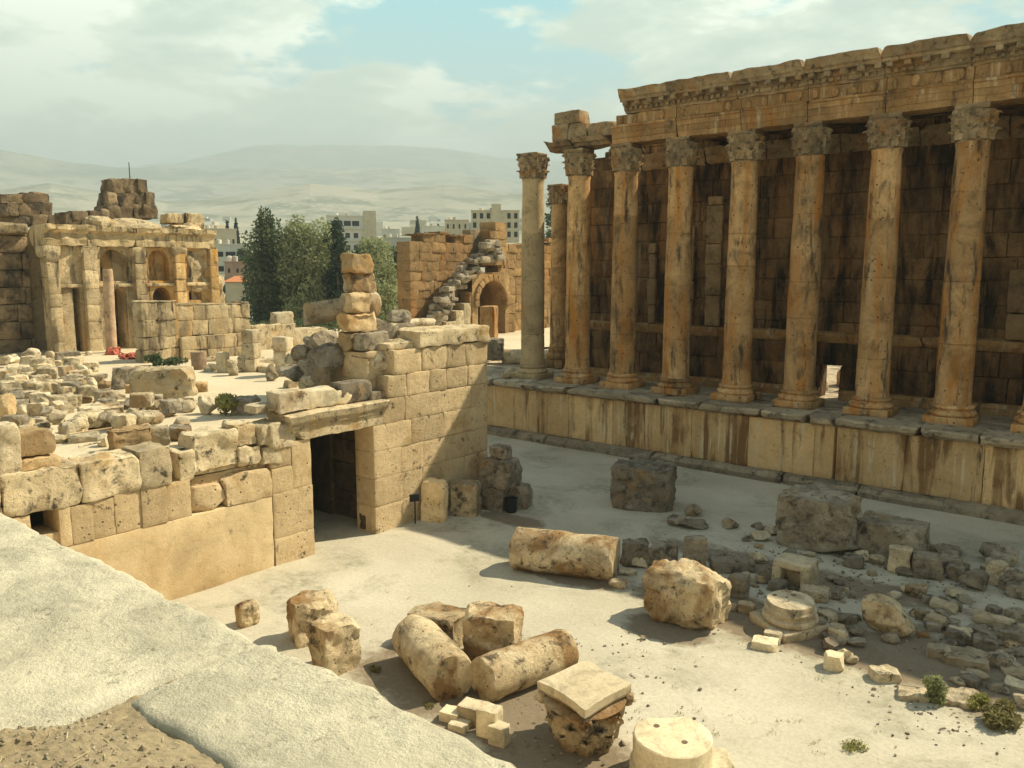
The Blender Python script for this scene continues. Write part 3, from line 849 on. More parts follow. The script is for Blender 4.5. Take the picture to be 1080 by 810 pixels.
# broken top courses
mb = MB(); zt = 6.5
e = [2., 5.2, 8.2]+[Yw(a, 500) for a in (0, 85, 147, 181)]
for i in range(len(e)-1): wblock(mb, e[i], e[i+1], 4.94, zt+random.uniform(-.12, .12), 200+i, random.uniform(.0, .08), r=.06, amp=.10, chips=4, chip=.22, fr=1.8, fine=.015)
for a, b, z0, z1 in ((189, 206, 4.9, 6.15), (207, 252, 5.15, 6.75), (253, 274, 5.9, 6.85), (275, 300, 5.75, 6.75), (254, 277, 4.95, 5.85), (278, 297, 4.85, 5.72)):
    wblock(mb, Yw(a, 490), Yw(b, 480), z0, z1, 220+a, random.uniform(-.12, .02), r=.07, amp=.11, chips=6, chip=.35, fine=.025, fr=1.8)
wblock(mb, Yw(206, 500), Yw(300, 480), 4.93, 5.7, 260, -.5)
mb.build('broken_course', M['walltop'], cw, (WX, 15, 5))
mb = MB()
wblock(mb, 30.4, 36.08, 9.52, 10.4, 240, .12, 2.3, r=.07, amp=.10, chips=5, chip=.3, fine=.02)
wblock(mb, 28.4, 30.35, 9.4, 9.9, 241, -.3, 2., r=.2, amp=.1, chips=5, chip=.4)
mb.build('coping_slab', M['walltop'], cw, (WX, 33, 9.5))
# lintel with a projecting moulded top
def extrude_y(prof, y0, y1, seed, **k):
    P, fs = extrude(prof, y0, y1, seed, **k); return np.column_stack([P[:, 1], P[:, 0], P[:, 2]]), [tuple(reversed(f)) for f in fs]


P, fs = extrude_y([(WX-1.6, 5.74), (WX+.05, 5.74), (WX+.06, 6.2), (WX+.10, 6.22), (WX+.11, 6.34), (WX+.16, 6.36), (WX+.18, 6.48), (WX+.28, 6.62), (WX+.32, 6.93), (WX+.22, 7.0), (WX-1.6, 7.05)], 22.15, 27.7, 77, amp=.05, sub=3, dx=.2)
P[:, 1] += np.clip((P[:, 2]-6.1), 0, 1)*.35*np.sign(P[:, 1]-24.9)*(np.abs(P[:, 1]-24.9) > 2.4)
mb = MB().add(chipped(P, 6, 5, .2, None), fs); mb.build('lintel', M['walltop'], cw, (WX, 25, 6))
# reveals and the dark passage behind the door
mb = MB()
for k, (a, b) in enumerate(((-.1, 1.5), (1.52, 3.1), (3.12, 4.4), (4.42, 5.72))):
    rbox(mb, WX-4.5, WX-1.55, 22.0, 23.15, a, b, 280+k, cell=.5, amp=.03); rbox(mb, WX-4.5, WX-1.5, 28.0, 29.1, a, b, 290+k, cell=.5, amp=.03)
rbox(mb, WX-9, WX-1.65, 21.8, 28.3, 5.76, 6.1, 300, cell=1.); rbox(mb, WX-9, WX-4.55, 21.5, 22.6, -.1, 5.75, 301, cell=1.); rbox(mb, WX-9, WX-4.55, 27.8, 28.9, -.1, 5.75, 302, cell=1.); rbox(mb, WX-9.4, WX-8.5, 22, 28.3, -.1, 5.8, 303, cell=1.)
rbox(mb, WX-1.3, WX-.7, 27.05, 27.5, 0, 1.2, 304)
mb.build('passage', M['passage_shade'], cw, (WX-4, 25, 0))
# earth behind the court wall's far end
mb = MB(); rbox(mb, WX-9, WX-1.55, 29, 36, 0, 9.35, 310, cell=.8, amp=.2, r=.3, chips=2, nmax=16)
for k, a in enumerate(np.arange(29.2, 36, 1.7)):
    pass
rbox(mb, -58, WX-9.02, 34.2, 35.9, 0, 6.6, 311, cell=.8, amp=.1, nmax=20); rbox(mb, -58, -56.3, 35.92, 51, 0, 6.5, 312, cell=.8, amp=.1, nmax=20)
mb.build('rubble_core', M['walltop'], cw, (WX-4, 32, 0))

# ------------------------------------------------------------------ exedra on the terrace
EX = -77.4
ex = empty('ruined_exedra', (EX-4, 37, 6.2)); tag(ex, 'far roofless exedra of orange-stained stone with arched niches and pilasters', 'ruin')


def Ye(px, py): return float(at(px, py, X=EX)[1])


def arch_panel(mb, y0, y1, z0, z1, oy0, oy1, oz0, oz1, xf, th, seed, arched=True):
    """a wall panel facing +X with an opening; oz1 is the crown of its arch"""
    rad = (oy1-oy0)/2; sp = oz1-rad if arched else oz1; cy_ = (oy0+oy1)/2
    inner = [(oy0, oz0), (oy0, sp)]
    if arched: inner += [(cy_-rad*math.cos(a), sp+rad*math.sin(a)) for a in np.linspace(0, math.pi, 11)[1:-1]]
    inner += [(oy1, sp), (oy1, oz0)]
    outer = []
    for (y, z) in inner:
        dy, dz = y-cy_, z-(oz0+sp)/2
        if z <= sp+1e-6: outer.append((y0 if y < cy_ else y1, z))
        else: outer.append((y0+(y1-y0)*(y-oy0)/(oy1-oy0), z1))
    outer[1] = (y0, z1); outer[-2] = (y1, z1)
    if not arched: outer = [(y0, oz0), (y0, z1), (y1, z1), (y1, oz0)]
    n = len(inner); P = []
    for xx in (xf, xf-th):
        P += [(xx, y, z) for y, z in inner]+[(xx, y, z) for y, z in outer]
    fs = []
    for i in range(n-1):
        fs += [(i, i+1, n+i+1, n+i), (2*n+i, 3*n+i, 3*n+i+1, 2*n+i+1), (i, 2*n+i, 2*n+i+1, i+1)]
    mb.add(P, fs)
    if oz0 > z0+.05: rbox(mb, xf-th, xf, y0, y1, z0, oz0-.004, seed, cell=1., amp=.04)
    # dark back of the opening
    return


zg, zm, ze, ztop = 6.1, 12.25, 15.8, 17.7
fac = MB(); rbox(fac, EX-9, EX-4.6, 29.5, 46.2, zg, ztop-.4, 900, cell=1.2, amp=.2, nmax=20)
bays = [(30.6, 32.9, None), (33.9, 37.4, (35.36, 36.7)), (38.5, 41.5, (39.2, 41.)), (42.5, 45.3, (42.95, 44.4))]
for k, (a, b, o) in enumerate(bays):
    oz0, oz1 = (zg, 12.0) if k == 1 else (10.6, 11.95)
    if o: arch_panel(fac, a, b, zg, zm, o[0], o[1], oz0, oz1, EX-.25, 2.2, 910+k)
    else: arch_panel(fac, a, b, zg, zm, 31.75, 32.4, zg, 12., EX-.25, 2.2, 910+k, False)
    if o: arch_panel(fac, a, b, zm+.02, ze, a+.45, b-.45, zm+.35, ze-.25, EX-.3, 1.0, 920+k, k != 3); rbox(fac, EX-2.2, EX-1.3, a, b, zm, ze, 925+k, cell=.8, amp=.06)
    else: rbox(fac, EX-1.3, EX-.3, a, b, zm, ze, 925, cell=.8, amp=.06)
    if k == 1: fac.build('facade', M['exedra'], ex, (EX, 37, zg)); fac = MB()
fac.build('facade', M['exedra_orange'], ex, (EX, 37, zg))['label'] = 'orange iron-stained bays of the facade'
for k, (a, b) in enumerate(((29.6, 30.6), (32.75, 33.95), (37.4, 38.5), (41.45, 42.5), (45.2, 46.1))):
    mb = MB(); z = zg; i = 0
    while z < ze-.2:
        z1 = min(ze, z+random.uniform(1.1, 1.9)); z1 = ze if ze-z1 < .6 else z1
        rbox(mb, EX-1.2, EX+.28+random.uniform(-.04, .04), a, b, z+.01, z1-.01, 930+k*9+i, cell=.4, r=.03, amp=.05, chips=1, chip=.15); z = z1; i += 1
    mb.build('pilaster', M['exedra' if k < 3 else 'exedra_orange'], ex, (EX, (a+b)/2, zg))
    if k < 4:
        P, fs = block(1.5, b-a+.35, .95, 960+k, cell=.25, r=.1, amp=.14, chips=4, chip=.4); P[:, 0] *= 1+.25*(P[:, 2:3].ravel()); P[:, 1] *= 1+.2*P[:, 2]
        MB().add(P+np.array([EX-.5, (a+b)/2, ze-.95]), fs).build('capital', M['exedra'], ex, (EX, (a+b)/2, ze-.9))
mb = MB()
for i, (a, b) in enumerate(((29.4, 33.2), (33.25, 37.6), (37.65, 41.7), (41.75, 45.9))):
    P, fs = extrude_y([(EX-2.5, ze+.01), (EX+.2, ze+.01), (EX+.25, ze+.6), (EX+.15, ze+.65), (EX+.15, ze+1.1), (EX+.55, ze+1.4), (EX+.6, ze+1.85), (EX-2.5, ze+1.8)], a, b, 970+i, amp=.10, fr=1.5, sub=4, dx=.25); mb.add(chipped(P, 970+i, 3, .2, None), fs)
mb.build('entablature', M['exedra'], ex, (EX, 37, ze))
mb = MB()   # band between the two storeys
for i, (a, b, o) in enumerate(bays): rbox(mb, EX-.7, EX+.0, a, b, zm-.18, zm+.12, 985+i, cell=.5, amp=.05, r=.05)
mb.build('string_course', M['exedra'], ex, (EX, 37, zm))
for k, (a, b, z0, z1, sd_) in enumerate(((33.5, 36.0, 17.3, 18.5, 1), (35.3, 40.6, 17.35, 18.4, 2), (41.5, 44.6, 17.3, 18.2, 3))):
    P, fs = boulder(3.2, b-a, (z1-z0)*1.3, 990+k, cuts=6, fine=.12); MB().add(P+np.array([EX-.9, (a+b)/2, z0-.2]), fs).build('rubble_crest', M['exedra'], ex, (EX-1, (a+b)/2, z0))
# the dark side of the exedra, set back
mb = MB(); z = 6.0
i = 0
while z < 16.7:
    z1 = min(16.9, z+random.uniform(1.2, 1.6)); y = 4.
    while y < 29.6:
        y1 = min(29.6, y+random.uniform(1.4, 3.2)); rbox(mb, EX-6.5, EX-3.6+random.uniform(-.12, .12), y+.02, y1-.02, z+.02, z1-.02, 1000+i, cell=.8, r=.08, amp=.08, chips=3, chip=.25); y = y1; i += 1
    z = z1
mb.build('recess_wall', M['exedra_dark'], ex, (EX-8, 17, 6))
mb = MB(); rbox(mb, EX-6.4, EX-2.8, 2, 29.45, 16.9, 17.7, 1050, cell=.8, amp=.15, r=.15, chips=3, nmax=24); mb.build('recess_cornice', M['exedra'], ex, (EX-7, 17, 17))


def px_block(name, px0, py0, px1, py1, X, thick, seed, mat, lab, cat='stone block', parent=None, group=None, **k):
    """a block in the plane X whose front shows in the given rectangle"""
    a, b = at(px0, py1, X=X), at(px1, py0, X=X)
    k = {**dict(cell=.3, r=.07, amp=.1, chips=5, chip=.35, fine=.03), **k}
    mb = MB(); rbox(mb, X-thick, X, a[1], b[1], a[2], b[2], seed, **k)
    o = mb.build(name, M[mat], parent, ((X-thick/2), (a[1]+b[1])/2, a[2]))
    if parent is None: tag(o, lab, cat, group); o.rotation_euler.z = R(random.Random(seed).uniform(-5, 5))
    return o


# stacks of blocks left standing on the exedra
tiers = [[(113, 128), (128, 141), (141, 153), (153, 166)], [(115, 124), (124, 134), (134, 145), (145, 155), (155, 163)], [(119, 131), (131, 146), (146, 156)]]
for t_, (row_, (ya, yb)) in enumerate(zip(tiers, ((217, 230), (203, 217.3), (189, 203.3)))):
    for i, (a, b) in enumerate(row_):
        px_block('stone_block', a, ya+random.uniform(-1, .5) if t_ == 2 else ya, b, yb+.4, EX-2.2-random.uniform(0, .3), 2.4, 1100+t_*10+i, 'exedra_dark',
                 '%s brown block of the %s row of the stack on the exedra' % (['leftmost', 'second', 'third', 'fourth', 'fifth'][i] if i < len(row_)-1 else 'rightmost', ['lowest', 'middle', 'top'][t_]), group='blocks stacked on top of the exedra', amp=.13)
for i, (a, ya, b, yb, lab) in enumerate(((69, 224, 78, 241, 'narrow upright brown block on the exedra left of a cube block'), (77, 223, 92, 233, 'brown cube block perched over the left pilasters of the exedra'), (78, 233, 93, 241.5, 'low brown block under the cube block on the exedra'),
                                     (95, 223, 108, 231, 'flat dark block just left of the tall stack on the exedra'), (107, 221, 115, 231, 'small dark block touching the foot of the tall stack on the exedra'))):
    px_block('stone_block', a, ya, b, yb, EX-1.5, 2., 1140+i, 'exedra_dark', lab, group='loose blocks on the exedra top', amp=.1)
for i, (a, ya, b, yb, lab) in enumerate(((178, 226, 194, 235, 'flat brown stone on the right shoulder of the exedra, left of its twin'), (197, 226, 216, 235, 'flat brown stone at the far right top of the exedra'),
                                     (190, 234, 206, 248, 'rounded boulder wedged below two flat stones on the exedra'), (206, 235, 216, 258, 'tall narrow block at the right end of the exedra top'), (189, 246, 201, 258, 'orange block under the rounded boulder on the exedra'))):
    if 'boulder' in lab:
        A, B = at(a, yb, X=EX-1), at(b, ya, X=EX-1); P, fs = boulder(1.6, B[1]-A[1], B[2]-A[2], 1160, cuts=4, fine=.05); P += np.array([EX-1, (A[1]+B[1])/2, A[2]])
        tag(MB().add(P, fs).build('boulder', M['exedra'], None, (EX-1, (A[1]+B[1])/2, A[2])), lab, 'boulder', 'loose blocks on the exedra top')
    else: px_block('stone_block', a, ya, b, yb, EX-.4, 1.8, 1150+i, 'exedra', lab, group='loose blocks on the exedra top', amp=.12)
px_block('right_pier', 196, 256, 219, 308, EX-.3, 3, 1170, 'exedra', None, parent=ex, amp=.3, r=.3, chips=5, nmax=12)
px_block('right_pier', 205, 290, 237, 372, EX-.8, 3, 1171, 'exedra', None, parent=ex, amp=.3, r=.3, chips=5, nmax=12)
# left stack
rw = [((0, 12), (12, 25), (24, 37), (36, 52)), ((0, 9), (9, 20), (20, 31), (31, 42), (42, 54)), ((0, 16), (16, 34), (34, 50), (50, 65))]
for t_, (row_, ya, yb) in enumerate(zip(rw, (203, 214, 227), (214.4, 227.4, 238))):
    for i, (a, b) in enumerate(row_):
        px_block('stone_block', a, ya+(2.5-a*.05 if t_ == 0 else 0), b, yb, EX-4.0-random.uniform(0, .4), 2.6, 1200+t_*10+i, 'exedra_dark', '%s reddish block of the %s row of the stack at the far left' % (['leftmost', 'second', 'third', 'fourth', 'fifth'][i] if i < len(row_)-1 else 'rightmost', ['top', 'middle', 'lowest'][t_]), group='blocks stacked at the far left', amp=.13)
# thin lightning rod
A = at(137, 189, X=EX-3); mb = MB(); P, fs = lathe([(.05, 0), (.04, 1.6)], 8); mb.add(P+A, fs); tag(mb.build('metal_rod', M['black'], None, A), 'thin metal rod rising from the stack on the exedra', 'rod')

# leaning shaft with the red net at its foot
def shaft(name, px, py0, py1, Z, r, mat, lab, cat='column', lean=0., seed=1, X=None, seg=1, group=None, sq=False):
    b = at(px, py1, Z=Z) if X is None else at(px, py1, X=X)
    z1 = at(px, py0, X=b[0])[2]; hgt = z1-b[2]
    root = MB(); zz_ = 0
    for i in range(seg):
        hh = hgt/seg*(1 if seg == 1 else random.uniform(.85, 1.1)); hh = min(hh, hgt-zz_) if i < seg-1 else hgt-zz_
        if sq: P, fs = block(r*2, r*1.9, hh, seed+i, cell=.3, r=.08, amp=.06, chips=4, chip=.3)
        else: P, fs = drum_mesh(r, hh, seed+i, .04, 3, .12)
        P = P+np.array([random.uniform(-.04, .04), random.uniform(-.04, .04), zz_]); zz_ += hh; root.add(P, fs)
    o = root.build(name, M[mat]); o.location = tuple(b-np.array([0, 0, .08])); o.rotation_euler = (lean, 0, random.random() if not sq else R(25)); tag(o, lab, cat, group); return o, b


M['pinkcol'] = stone('pink_granite', (.50, .36, .25), (.38, .26, .17), dark_lo=.58, sc=1.)
M['red'] = plain('red_netting', (.44, .13, .085), .9, .5)
o, b = shaft('granite_column', 118, 283, 372, 6.2, .44, 'pinkcol', 'slender pinkish column shaft standing before the exedra, red net at its foot', lean=R(-1.5), seed=51)
for i, (px, py, w_, h_, lab) in enumerate(((119, 374, 1.2, .6, 'crumpled red netting round the foot of the pinkish column'), (137, 378, 1.7, .4, 'low heap of red netting lying between the column and the stone pier'))):
    q = at(px, py, Z=6.2); P, fs = boulder(w_, w_, h_, 60+i, cuts=9, fine=.17, cell=.1); tag(MB().add(P+q, fs).build('safety_net', M['red'], None, q), lab, 'netting', 'red safety netting')
for i, (px, y0, y1, rr) in enumerate(((9, 311, 367, .5), (25, 323, 368, .5), (42, 330, 368, .52), (58, 333, 367, .52))):
    shaft('column_stump', px, y0, y1, 6.2, rr, 'exedra_dark', '%s of the row of dark column stumps below the dark recess wall' % ('leftmost', 'second from the left', 'third from the left', 'rightmost')[i], 'column stump', seed=70+i, group='dark column stumps at the far left')

# pier and low wall in front of the exedra
PXW = -64.
tw = empty('terrace_wall', (PXW, 36, 6.2)); tag(tw, 'yellowish wall with a taller pier standing on the terrace before the exedra', 'wall')
mb = MB(); z = 6.0; i = 0
while z < 11.1:
    z1 = min(11.15, z+random.uniform(.9, 1.5)); y = 31.3
    while y < 34.25:
        y1 = min(34.3, y+random.uniform(.9, 1.7)); rbox(mb, PXW-1.5, PXW+random.uniform(-.05, .05), y+.01, y1-.01, z+.01, z1-.01, 1300+i, cell=.3, r=.035, amp=.08, chips=2, chip=.2, fine=.02); y = y1; i += 1
    z = z1
mb.build('pier', M['exedra'], tw, (PXW, 32.5, 6.2))
mb = MB(); z = 6.0
while z < 10.9:
    z1 = min(10.95, z+random.uniform(.95, 1.4)); y = 34.4
    while y < 41.2:
        y1 = min(41.3, y+random.uniform(1., 2.4)); rbox(mb, PXW-1.9, PXW-.35+random.uniform(-.05, .05)+(.6 if z < 7 else 0), y+.01, y1-.01, z+.01, z1-.01-(random.uniform(0, .5) if z > 9.8 else 0), 1400+i, cell=.3, r=.035, amp=.07, chips=2, chip=.2, fine=.02); y = y1; i += 1
    z = z1
mb.build('masonry', M['exedra'], tw, (PXW, 38, 6.2))
# low wall and stumps in the middle of the terrace
mb = MB()
for i, (a, ya, b, yb) in enumerate(((266, 342, 292, 362), (291, 341, 312, 364), (311, 345, 346, 362), (200, 350, 268, 366))):
    A, B = at(a, yb, X=-66.), at(b, ya, X=-66.); rbox(mb, -67.4, -66, A[1], B[1], 6.1, B[2], 1500+i, cell=.4, r=.1, amp=.12, chips=3, chip=.3)
tag(mb.build('garden_wall', M['walltop'], None, (-66.5, 45, 6.2)), 'low wall of rough pale blocks behind the column stumps on the terrace', 'wall')
px_block('stone_block', 293, 329, 309, 344, -66.3, 1.3, 1511, 'rubble', 'squarish brown block sitting on the low garden wall', amp=.1)
shaft('column_stump', 266, 346, 391, 6.2, .52, 'rubble', 'stump of three stacked blocks among rocks in front of the low wall', 'column stump', seed=81, seg=3, sq=True)
shaft('column_stump', 300, 354, 396, 6.2, .55, 'rubble', 'tall brown block stump standing alone on the sandy floor', 'column stump', seed=85, seg=3, sq=True)
shaft('upright_slab', 236, 370, 392, 6.2, .38, 'rubble', 'thin upright slab with a slanting top on the sandy floor', 'stone slab', seed=87, sq=True)
shaft('column_stump', 210, 370, 389, 6.2, .55, 'pinkcol', 'short reddish stump beside dark shrubs by the stone pier', 'column stump', seed=88)

# ------------------------------------------------------------------ arched ruin beyond the temple's left end
AXW = -80.
ar = empty('vaulted_ruin', (AXW, 90, 4)); tag(ar, 'high orange ashlar ruin with a dark arched vault under a collapsed stair', 'ruin')


def Ya(px, py): return float(at(px, py, X=AXW)[1])


def ashlar(mb, y0, y1, z0, z1, xf, th, seed, skip=None, course=(1.1, 1.5), ln=(1.4, 3.2), topjit=.0, **k):
    z = z0; i = 0
    while z < z1-.2:
        zz1 = min(z1, z+random.uniform(*course)); y = y0
        while y < y1-.05:
            yy = min(y1, y+random.uniform(*ln)); yy = y1 if y1-yy < .6 else yy
            if not (skip and skip((y+yy)/2, (z+zz1)/2)):
                rbox(mb, xf-th, xf+random.uniform(-.07, .07), y+.005, yy-.005, z+.005, zz1-.005-(random.uniform(0, topjit) if zz1 > z1-.1 else 0), seed+i, **{**dict(cell=.4, r=.015, amp=.08, chips=2, chip=.10, fine=.03), **k})
            y = yy; i += 1
        z = zz1


mb = MB(); ashlar(mb, 75.8, 88.4, 3.5, 18.9, AXW, 2.5, 1600, topjit=1.1, skip=lambda y, z: z > 17.2 and (math.sin(y*1.9)+math.sin(y*.83+1) > .9)); mb.build('tower_wall', M['archwall'], ar, (AXW, 82, 4))
ay0, ay1 = Ya(490, 335), Ya(519, 335); zcrown = at(505, 296, X=AXW)[2]
mb = MB(); arch_panel(mb, ay0-1.2, ay1+.9, 3.3, zcrown+1., ay0, ay1, 3.3, zcrown, AXW+2.6, 2.6, 1650)
for i_, a_ in enumerate(np.linspace(-.05, math.pi+.05, 12)):
    rad_ = (ay1-ay0)/2; P, fs = block(1.2, .95, .9, 1660+i_, cell=.3, r=.06, amp=.07, chips=3, chip=.25); P[:, 2] -= .45; P[:, 2] += rad_+.42; P = np.array(Matrix.Rotation(a_-math.pi/2, 3, 'X')).dot(P.T).T; mb.add(P+np.array([AXW+2.35, (ay0+ay1)/2, zcrown-rad_]), fs)
ashlar(mb, ay1+.1, ay1+2.4, 3.3, zcrown+.6, AXW+2.5, 2, 1665); ashlar(mb, ay0-1.6, ay0-.1, 3.3, zcrown-1.5, AXW+2.55, 2, 1675)
rbox(mb, AXW-7, AXW+2.2, ay0-1, ay1+1, zcrown+.3, zcrown+1.2, 1685, cell=2); rbox(mb, AXW-7, AXW-.1, ay0-1.3, ay0-.3, 3.3, zcrown+.3, 1686, cell=2); rbox(mb, AXW-7, AXW-.1, ay1+.3, ay1+1.3, 3.3, zcrown+.3, 1687, cell=2)

mb.build('vault', M['archwall'], ar, (AXW+3, 89, 4))
rng = random.Random(5); mb = MB()
stair = [(452, 345), (459, 330), (466, 318), (474, 306), (483, 295), (492, 283), (503, 272), (514, 262), (524, 262)]
for i in range(90):   # tumbled stones of the collapsed stair: one heap
    t = rng.random()*(len(stair)-1.01); k = int(t); px = stair[k][0]+(stair[k+1][0]-stair[k][0])*(t-k); py = stair[k][1]+(stair[k+1][1]-stair[k][1])*(t-k)
    q = at(px+rng.uniform(-3, 5), py+rng.uniform(-4, 14), X=AXW+rng.uniform(1.2, 3.2)); P, fs = block(rng.uniform(.7, 1.6), rng.uniform(.8, 2), rng.uniform(.35, .9), 1700+i, cell=.5, r=.1, amp=.1, chips=4, chip=.4); mb.add(rot(P, rng.uniform(-.4, .4), rng.uniform(-.2, .2))+q, fs)
mb.build('collapsed_stair', M['grey'], ar, (AXW+2, 86, 8))
mb = MB(); P = []
poly = [Ya(450, 350), Ya(462, 325), Ya(480, 300), Ya(492, 290)]
for i, (a, b, zt_) in enumerate(((83.6, 85., 9.), (80., 82., 6.6), (81.9, 83.7, 8.), (78.6, 80.1, 5.2))): rbox(mb, AXW, AXW+2.6, a, b, 3.3, zt_, 1680+i, cell=.6, amp=.1, r=.1, chips=3)
mb.build('stair_masonry', M['walltop'], ar, (AXW+1, 82, 4))
mb = MB(); ashlar(mb, 88.45, 94.2, 14.3, 20.6, AXW+1.5, 3, 1750, skip=lambda y, z: 89.4 < y < 90.6 and z > 15.5, topjit=.8)
ashlar(mb, ay1+.35, 125., 3.5, 17.9, AXW+.8, 2.5, 1800, topjit=.8); ashlar(mb, 94.2, 125., 17.95, 18.8, AXW+.8, 2.5, 1950, topjit=.8, skip=lambda y, z: rng.random() < .5)
mb.build('curtain_wall', M['archwall'], ar, (AXW, 100, 4))
mb = MB(); rbox(mb, AXW-8, AXW-7.0, 84.5, ay1+3, 3.3, 14, 1990, cell=1.5); rbox(mb, AXW-2, AXW-.4, 88.3, 95, 14, 19.4, 1991, cell=1.5)
mb.build('vault_back', M['exedra_dark'], ar, (AXW-1, 89, 4))

# ------------------------------------------------------------------ the broad wall the photograph is taken from
M['ledge'] = stone('pale_worn_ledge_stone', (.66, .605, .46), (.52, .475, .355), stain=(.43, .395, .30), stain_lo=.51, stain_hi=.64, dark=(.24, .20, .13), dark_lo=.61, dark_hi=.76, sc=3.2, dark_sc=.9, bump=.6, pits=.3, island=.03, big=.24, micro=.48, objvar=.04)
lw = empty('viewing_wall', (-3, 1.0, 0)); tag(lw, 'broad pale stone wall top in front of the viewer, with gravel behind its slabs', 'wall')
mb = MB(); y = 0
for i, (a, b) in enumerate(((-33, -24.2), (-24.18, -15.6), (-15.58, -7.), (-6.98, 2), (2.02, 10), (10.02, 18))):
    for k, (z0, z1) in enumerate(((-.2, 4), (4.01, 8), (8.01, 11.7))): rbox(mb, a, b, -14, 1.86+.02*(k % 2), z0, z1, 2000+i*3+k, cell=1., amp=.04, r=.05, chips=1, nmax=8)
mb.build('masonry', M['wall'], lw, (-3, 0, 0))


def ledge_slab(x0, x1, y0, y1, ztop, seed, tilt=0., rough_back=.04):
    nx, ny = int((x1-x0)/.05), int((y1-y0)/.025); nx = min(nx, 190)
    xs = np.linspace(x0, x1, nx+1); ys = np.linspace(y0, y1, ny+1)
    X, Y = np.meshgrid(xs, ys, indexing='ij'); X = X.ravel(); Y = Y.ravel(); q = np.column_stack([X, Y, X*0])
    e = fbm(q*np.array([2.2, 0, 0])+seed, seed, 5)*.014+fbm(q*np.array([14, 0, 0])+seed, seed+4, 4)*.014-.03*np.clip(fbm(q*np.array([5, 0, 0])+seed*2, seed+9, 2)-.35, 0, 1)
    Y2 = Y+e*np.clip((Y-(y1-.5))/.5, 0, 1)+fbm(q*np.array([3, 0, 0])+9, seed+8, 4)*rough_back*np.clip(((y0+.3)-Y)/.3, 0, 1)
    Z = ztop+fbm(q*1.3, seed, 3)*.014+fbm(q*6, seed+2, 4)*.008+fbm(q*25, seed+6, 2)*.003+tilt*(X-x0)
    Z -= .022*np.clip((Y-(y1-.04))/.04, 0, 1)**2*(1+fbm(q*5, seed+3, 3))+.02*np.clip(((y0+.03)-Y)/.03, 0, 1)**2
    for xe in (x0, x1): Z -= .015*np.clip((.04-np.abs(X-xe))/.04, 0, 1)**2
    m = ny+1; top = np.column_stack([X, Y2, Z]); ring = [i*m for i in range(nx+1)]+[nx*m+j for j in range(1, m)]+[i*m+ny for i in range(nx-1, -1, -1)]+[j for j in range(ny-1, 0, -1)]
    bot = top[ring].copy(); bot[:, 2] = 11.68; P = np.vstack([top, bot]); b = len(top); n = len(ring)
    fs = [(i*m+j, (i+1)*m+j, (i+1)*m+j+1, i*m+j+1) for i in range(nx) for j in range(ny)]+[(ring[i], b+i, b+(i+1) % n, ring[(i+1) % n]) for i in range(n)]
    return P, fs


for i, (a, b, y0, zt_, tl) in enumerate(((-33, -20.02, .2, 12.09, 0), (-20, -11.02, .2, 12.1, 0), (-11, -2.955, .25, 12.085, 0), (-2.945, -.1, 1.27, 12.105, 0), (-.09, 6, 1.2, 12.1, 0), (6.02, 14, 1.2, 12.1, 0))):
    MB().add(*ledge_slab(a, b, y0, 1.91, zt_, 2100+i, tl)).build('slab', M['ledge'], lw, ((a+b)/2, 1.5, 12.1), sharp=60)
MB().add(*ledge_slab(-2.5, -.1, 1.05, 1.255, 12.075, 2120)).build('slab', M['ledge'], lw, (-1.5, 1.1, 12.1), sharp=60)


def gravel_h(x, y):
    q = np.column_stack([x, y, x*0]); b = 1.0+.12*np.sin(x*1.7)+fbm(q*1.6, 41, 4)*.22+np.clip((x+3.1)/.5, 0, 1)*.33
    return 12.035+.075*np.clip((b-y)/.22, -1, 1)*np.where(x < -2.95, 1, 0)+.045*np.where(x >= -2.95, 1, 0)+fbm(q*5, 43, 3)*.012+fbm(q*40, 44, 3)*.005


mb = MB(); xs = np.concatenate([np.arange(-12, -4.5, .1), np.arange(-4.5, -1.4, .016), np.arange(-1.4, 6, .1)]); ys = np.concatenate([np.arange(-6, .4, .15), np.arange(.4, 1.5, .014)])
mb.add(*strip_grid(xs, ys, gravel_h)); tag(mb.build('gravel_bed', M['gravel'], sharp=None), kind='structure')
rng = random.Random(3); mb = MB()
for i in range(2600):
    x, y = rng.uniform(-4.6, -1.9), rng.uniform(.55, 1.35)
    if x > -2.95 and y > 1.24: continue
    z = float(gravel_h(np.array([x]), np.array([y]))[0]); s_ = rng.uniform(.0025, .007)*(1 if rng.random() < .94 else 2.4)
    if x < -2.95 and z < 12.07: continue
    I, fs = lattice(1, 1, 1); P = (I-.5)*2*s_*np.array([1, rng.uniform(.6, 1.3), .6]); P += np.array([[rng.uniform(-.3, .3)*s_ for _ in range(3)] for _ in range(len(P))]); mb.add(rot(P, rng.random()*6, rng.random(), rng.random())+np.array([x, y, z]), fs)
tag(mb.build('gravel', M['rubble'], sharp=None), kind='stuff')
rng = random.Random(8); mb = MB()
for i in range(170):
    x, y = rng.uniform(-4.4, -1.9), rng.uniform(.6, 1.27); z = float(gravel_h(np.array([x]), np.array([y]))[0])+.006
    if x < -2.95 and z < 12.075: continue
    a = rng.random()*6.3; L = rng.uniform(.015, .05); d = np.array([math.cos(a)*L, math.sin(a)*L, rng.uniform(-.004, .006)]); n_ = np.array([-math.sin(a), math.cos(a), 0])*.0009; p = np.array([x, y, z])
    mb.add([p-n_, p+n_, p+n_+d, p-n_+d, p-n_+[0, 0, .002], p+n_+[0, 0, .002], p+n_+d+[0, 0, .002], p-n_+d+[0, 0, .002]], [(0, 3, 2, 1), (4, 5, 6, 7), (0, 1, 5, 4), (1, 2, 6, 5), (2, 3, 7, 6), (3, 0, 4, 7)])
M['straw'] = plain('dry_straw', (.55, .46, .26), .8, .2)
tag(mb.build('dry_straw', M['straw'], sharp=None), kind='stuff')
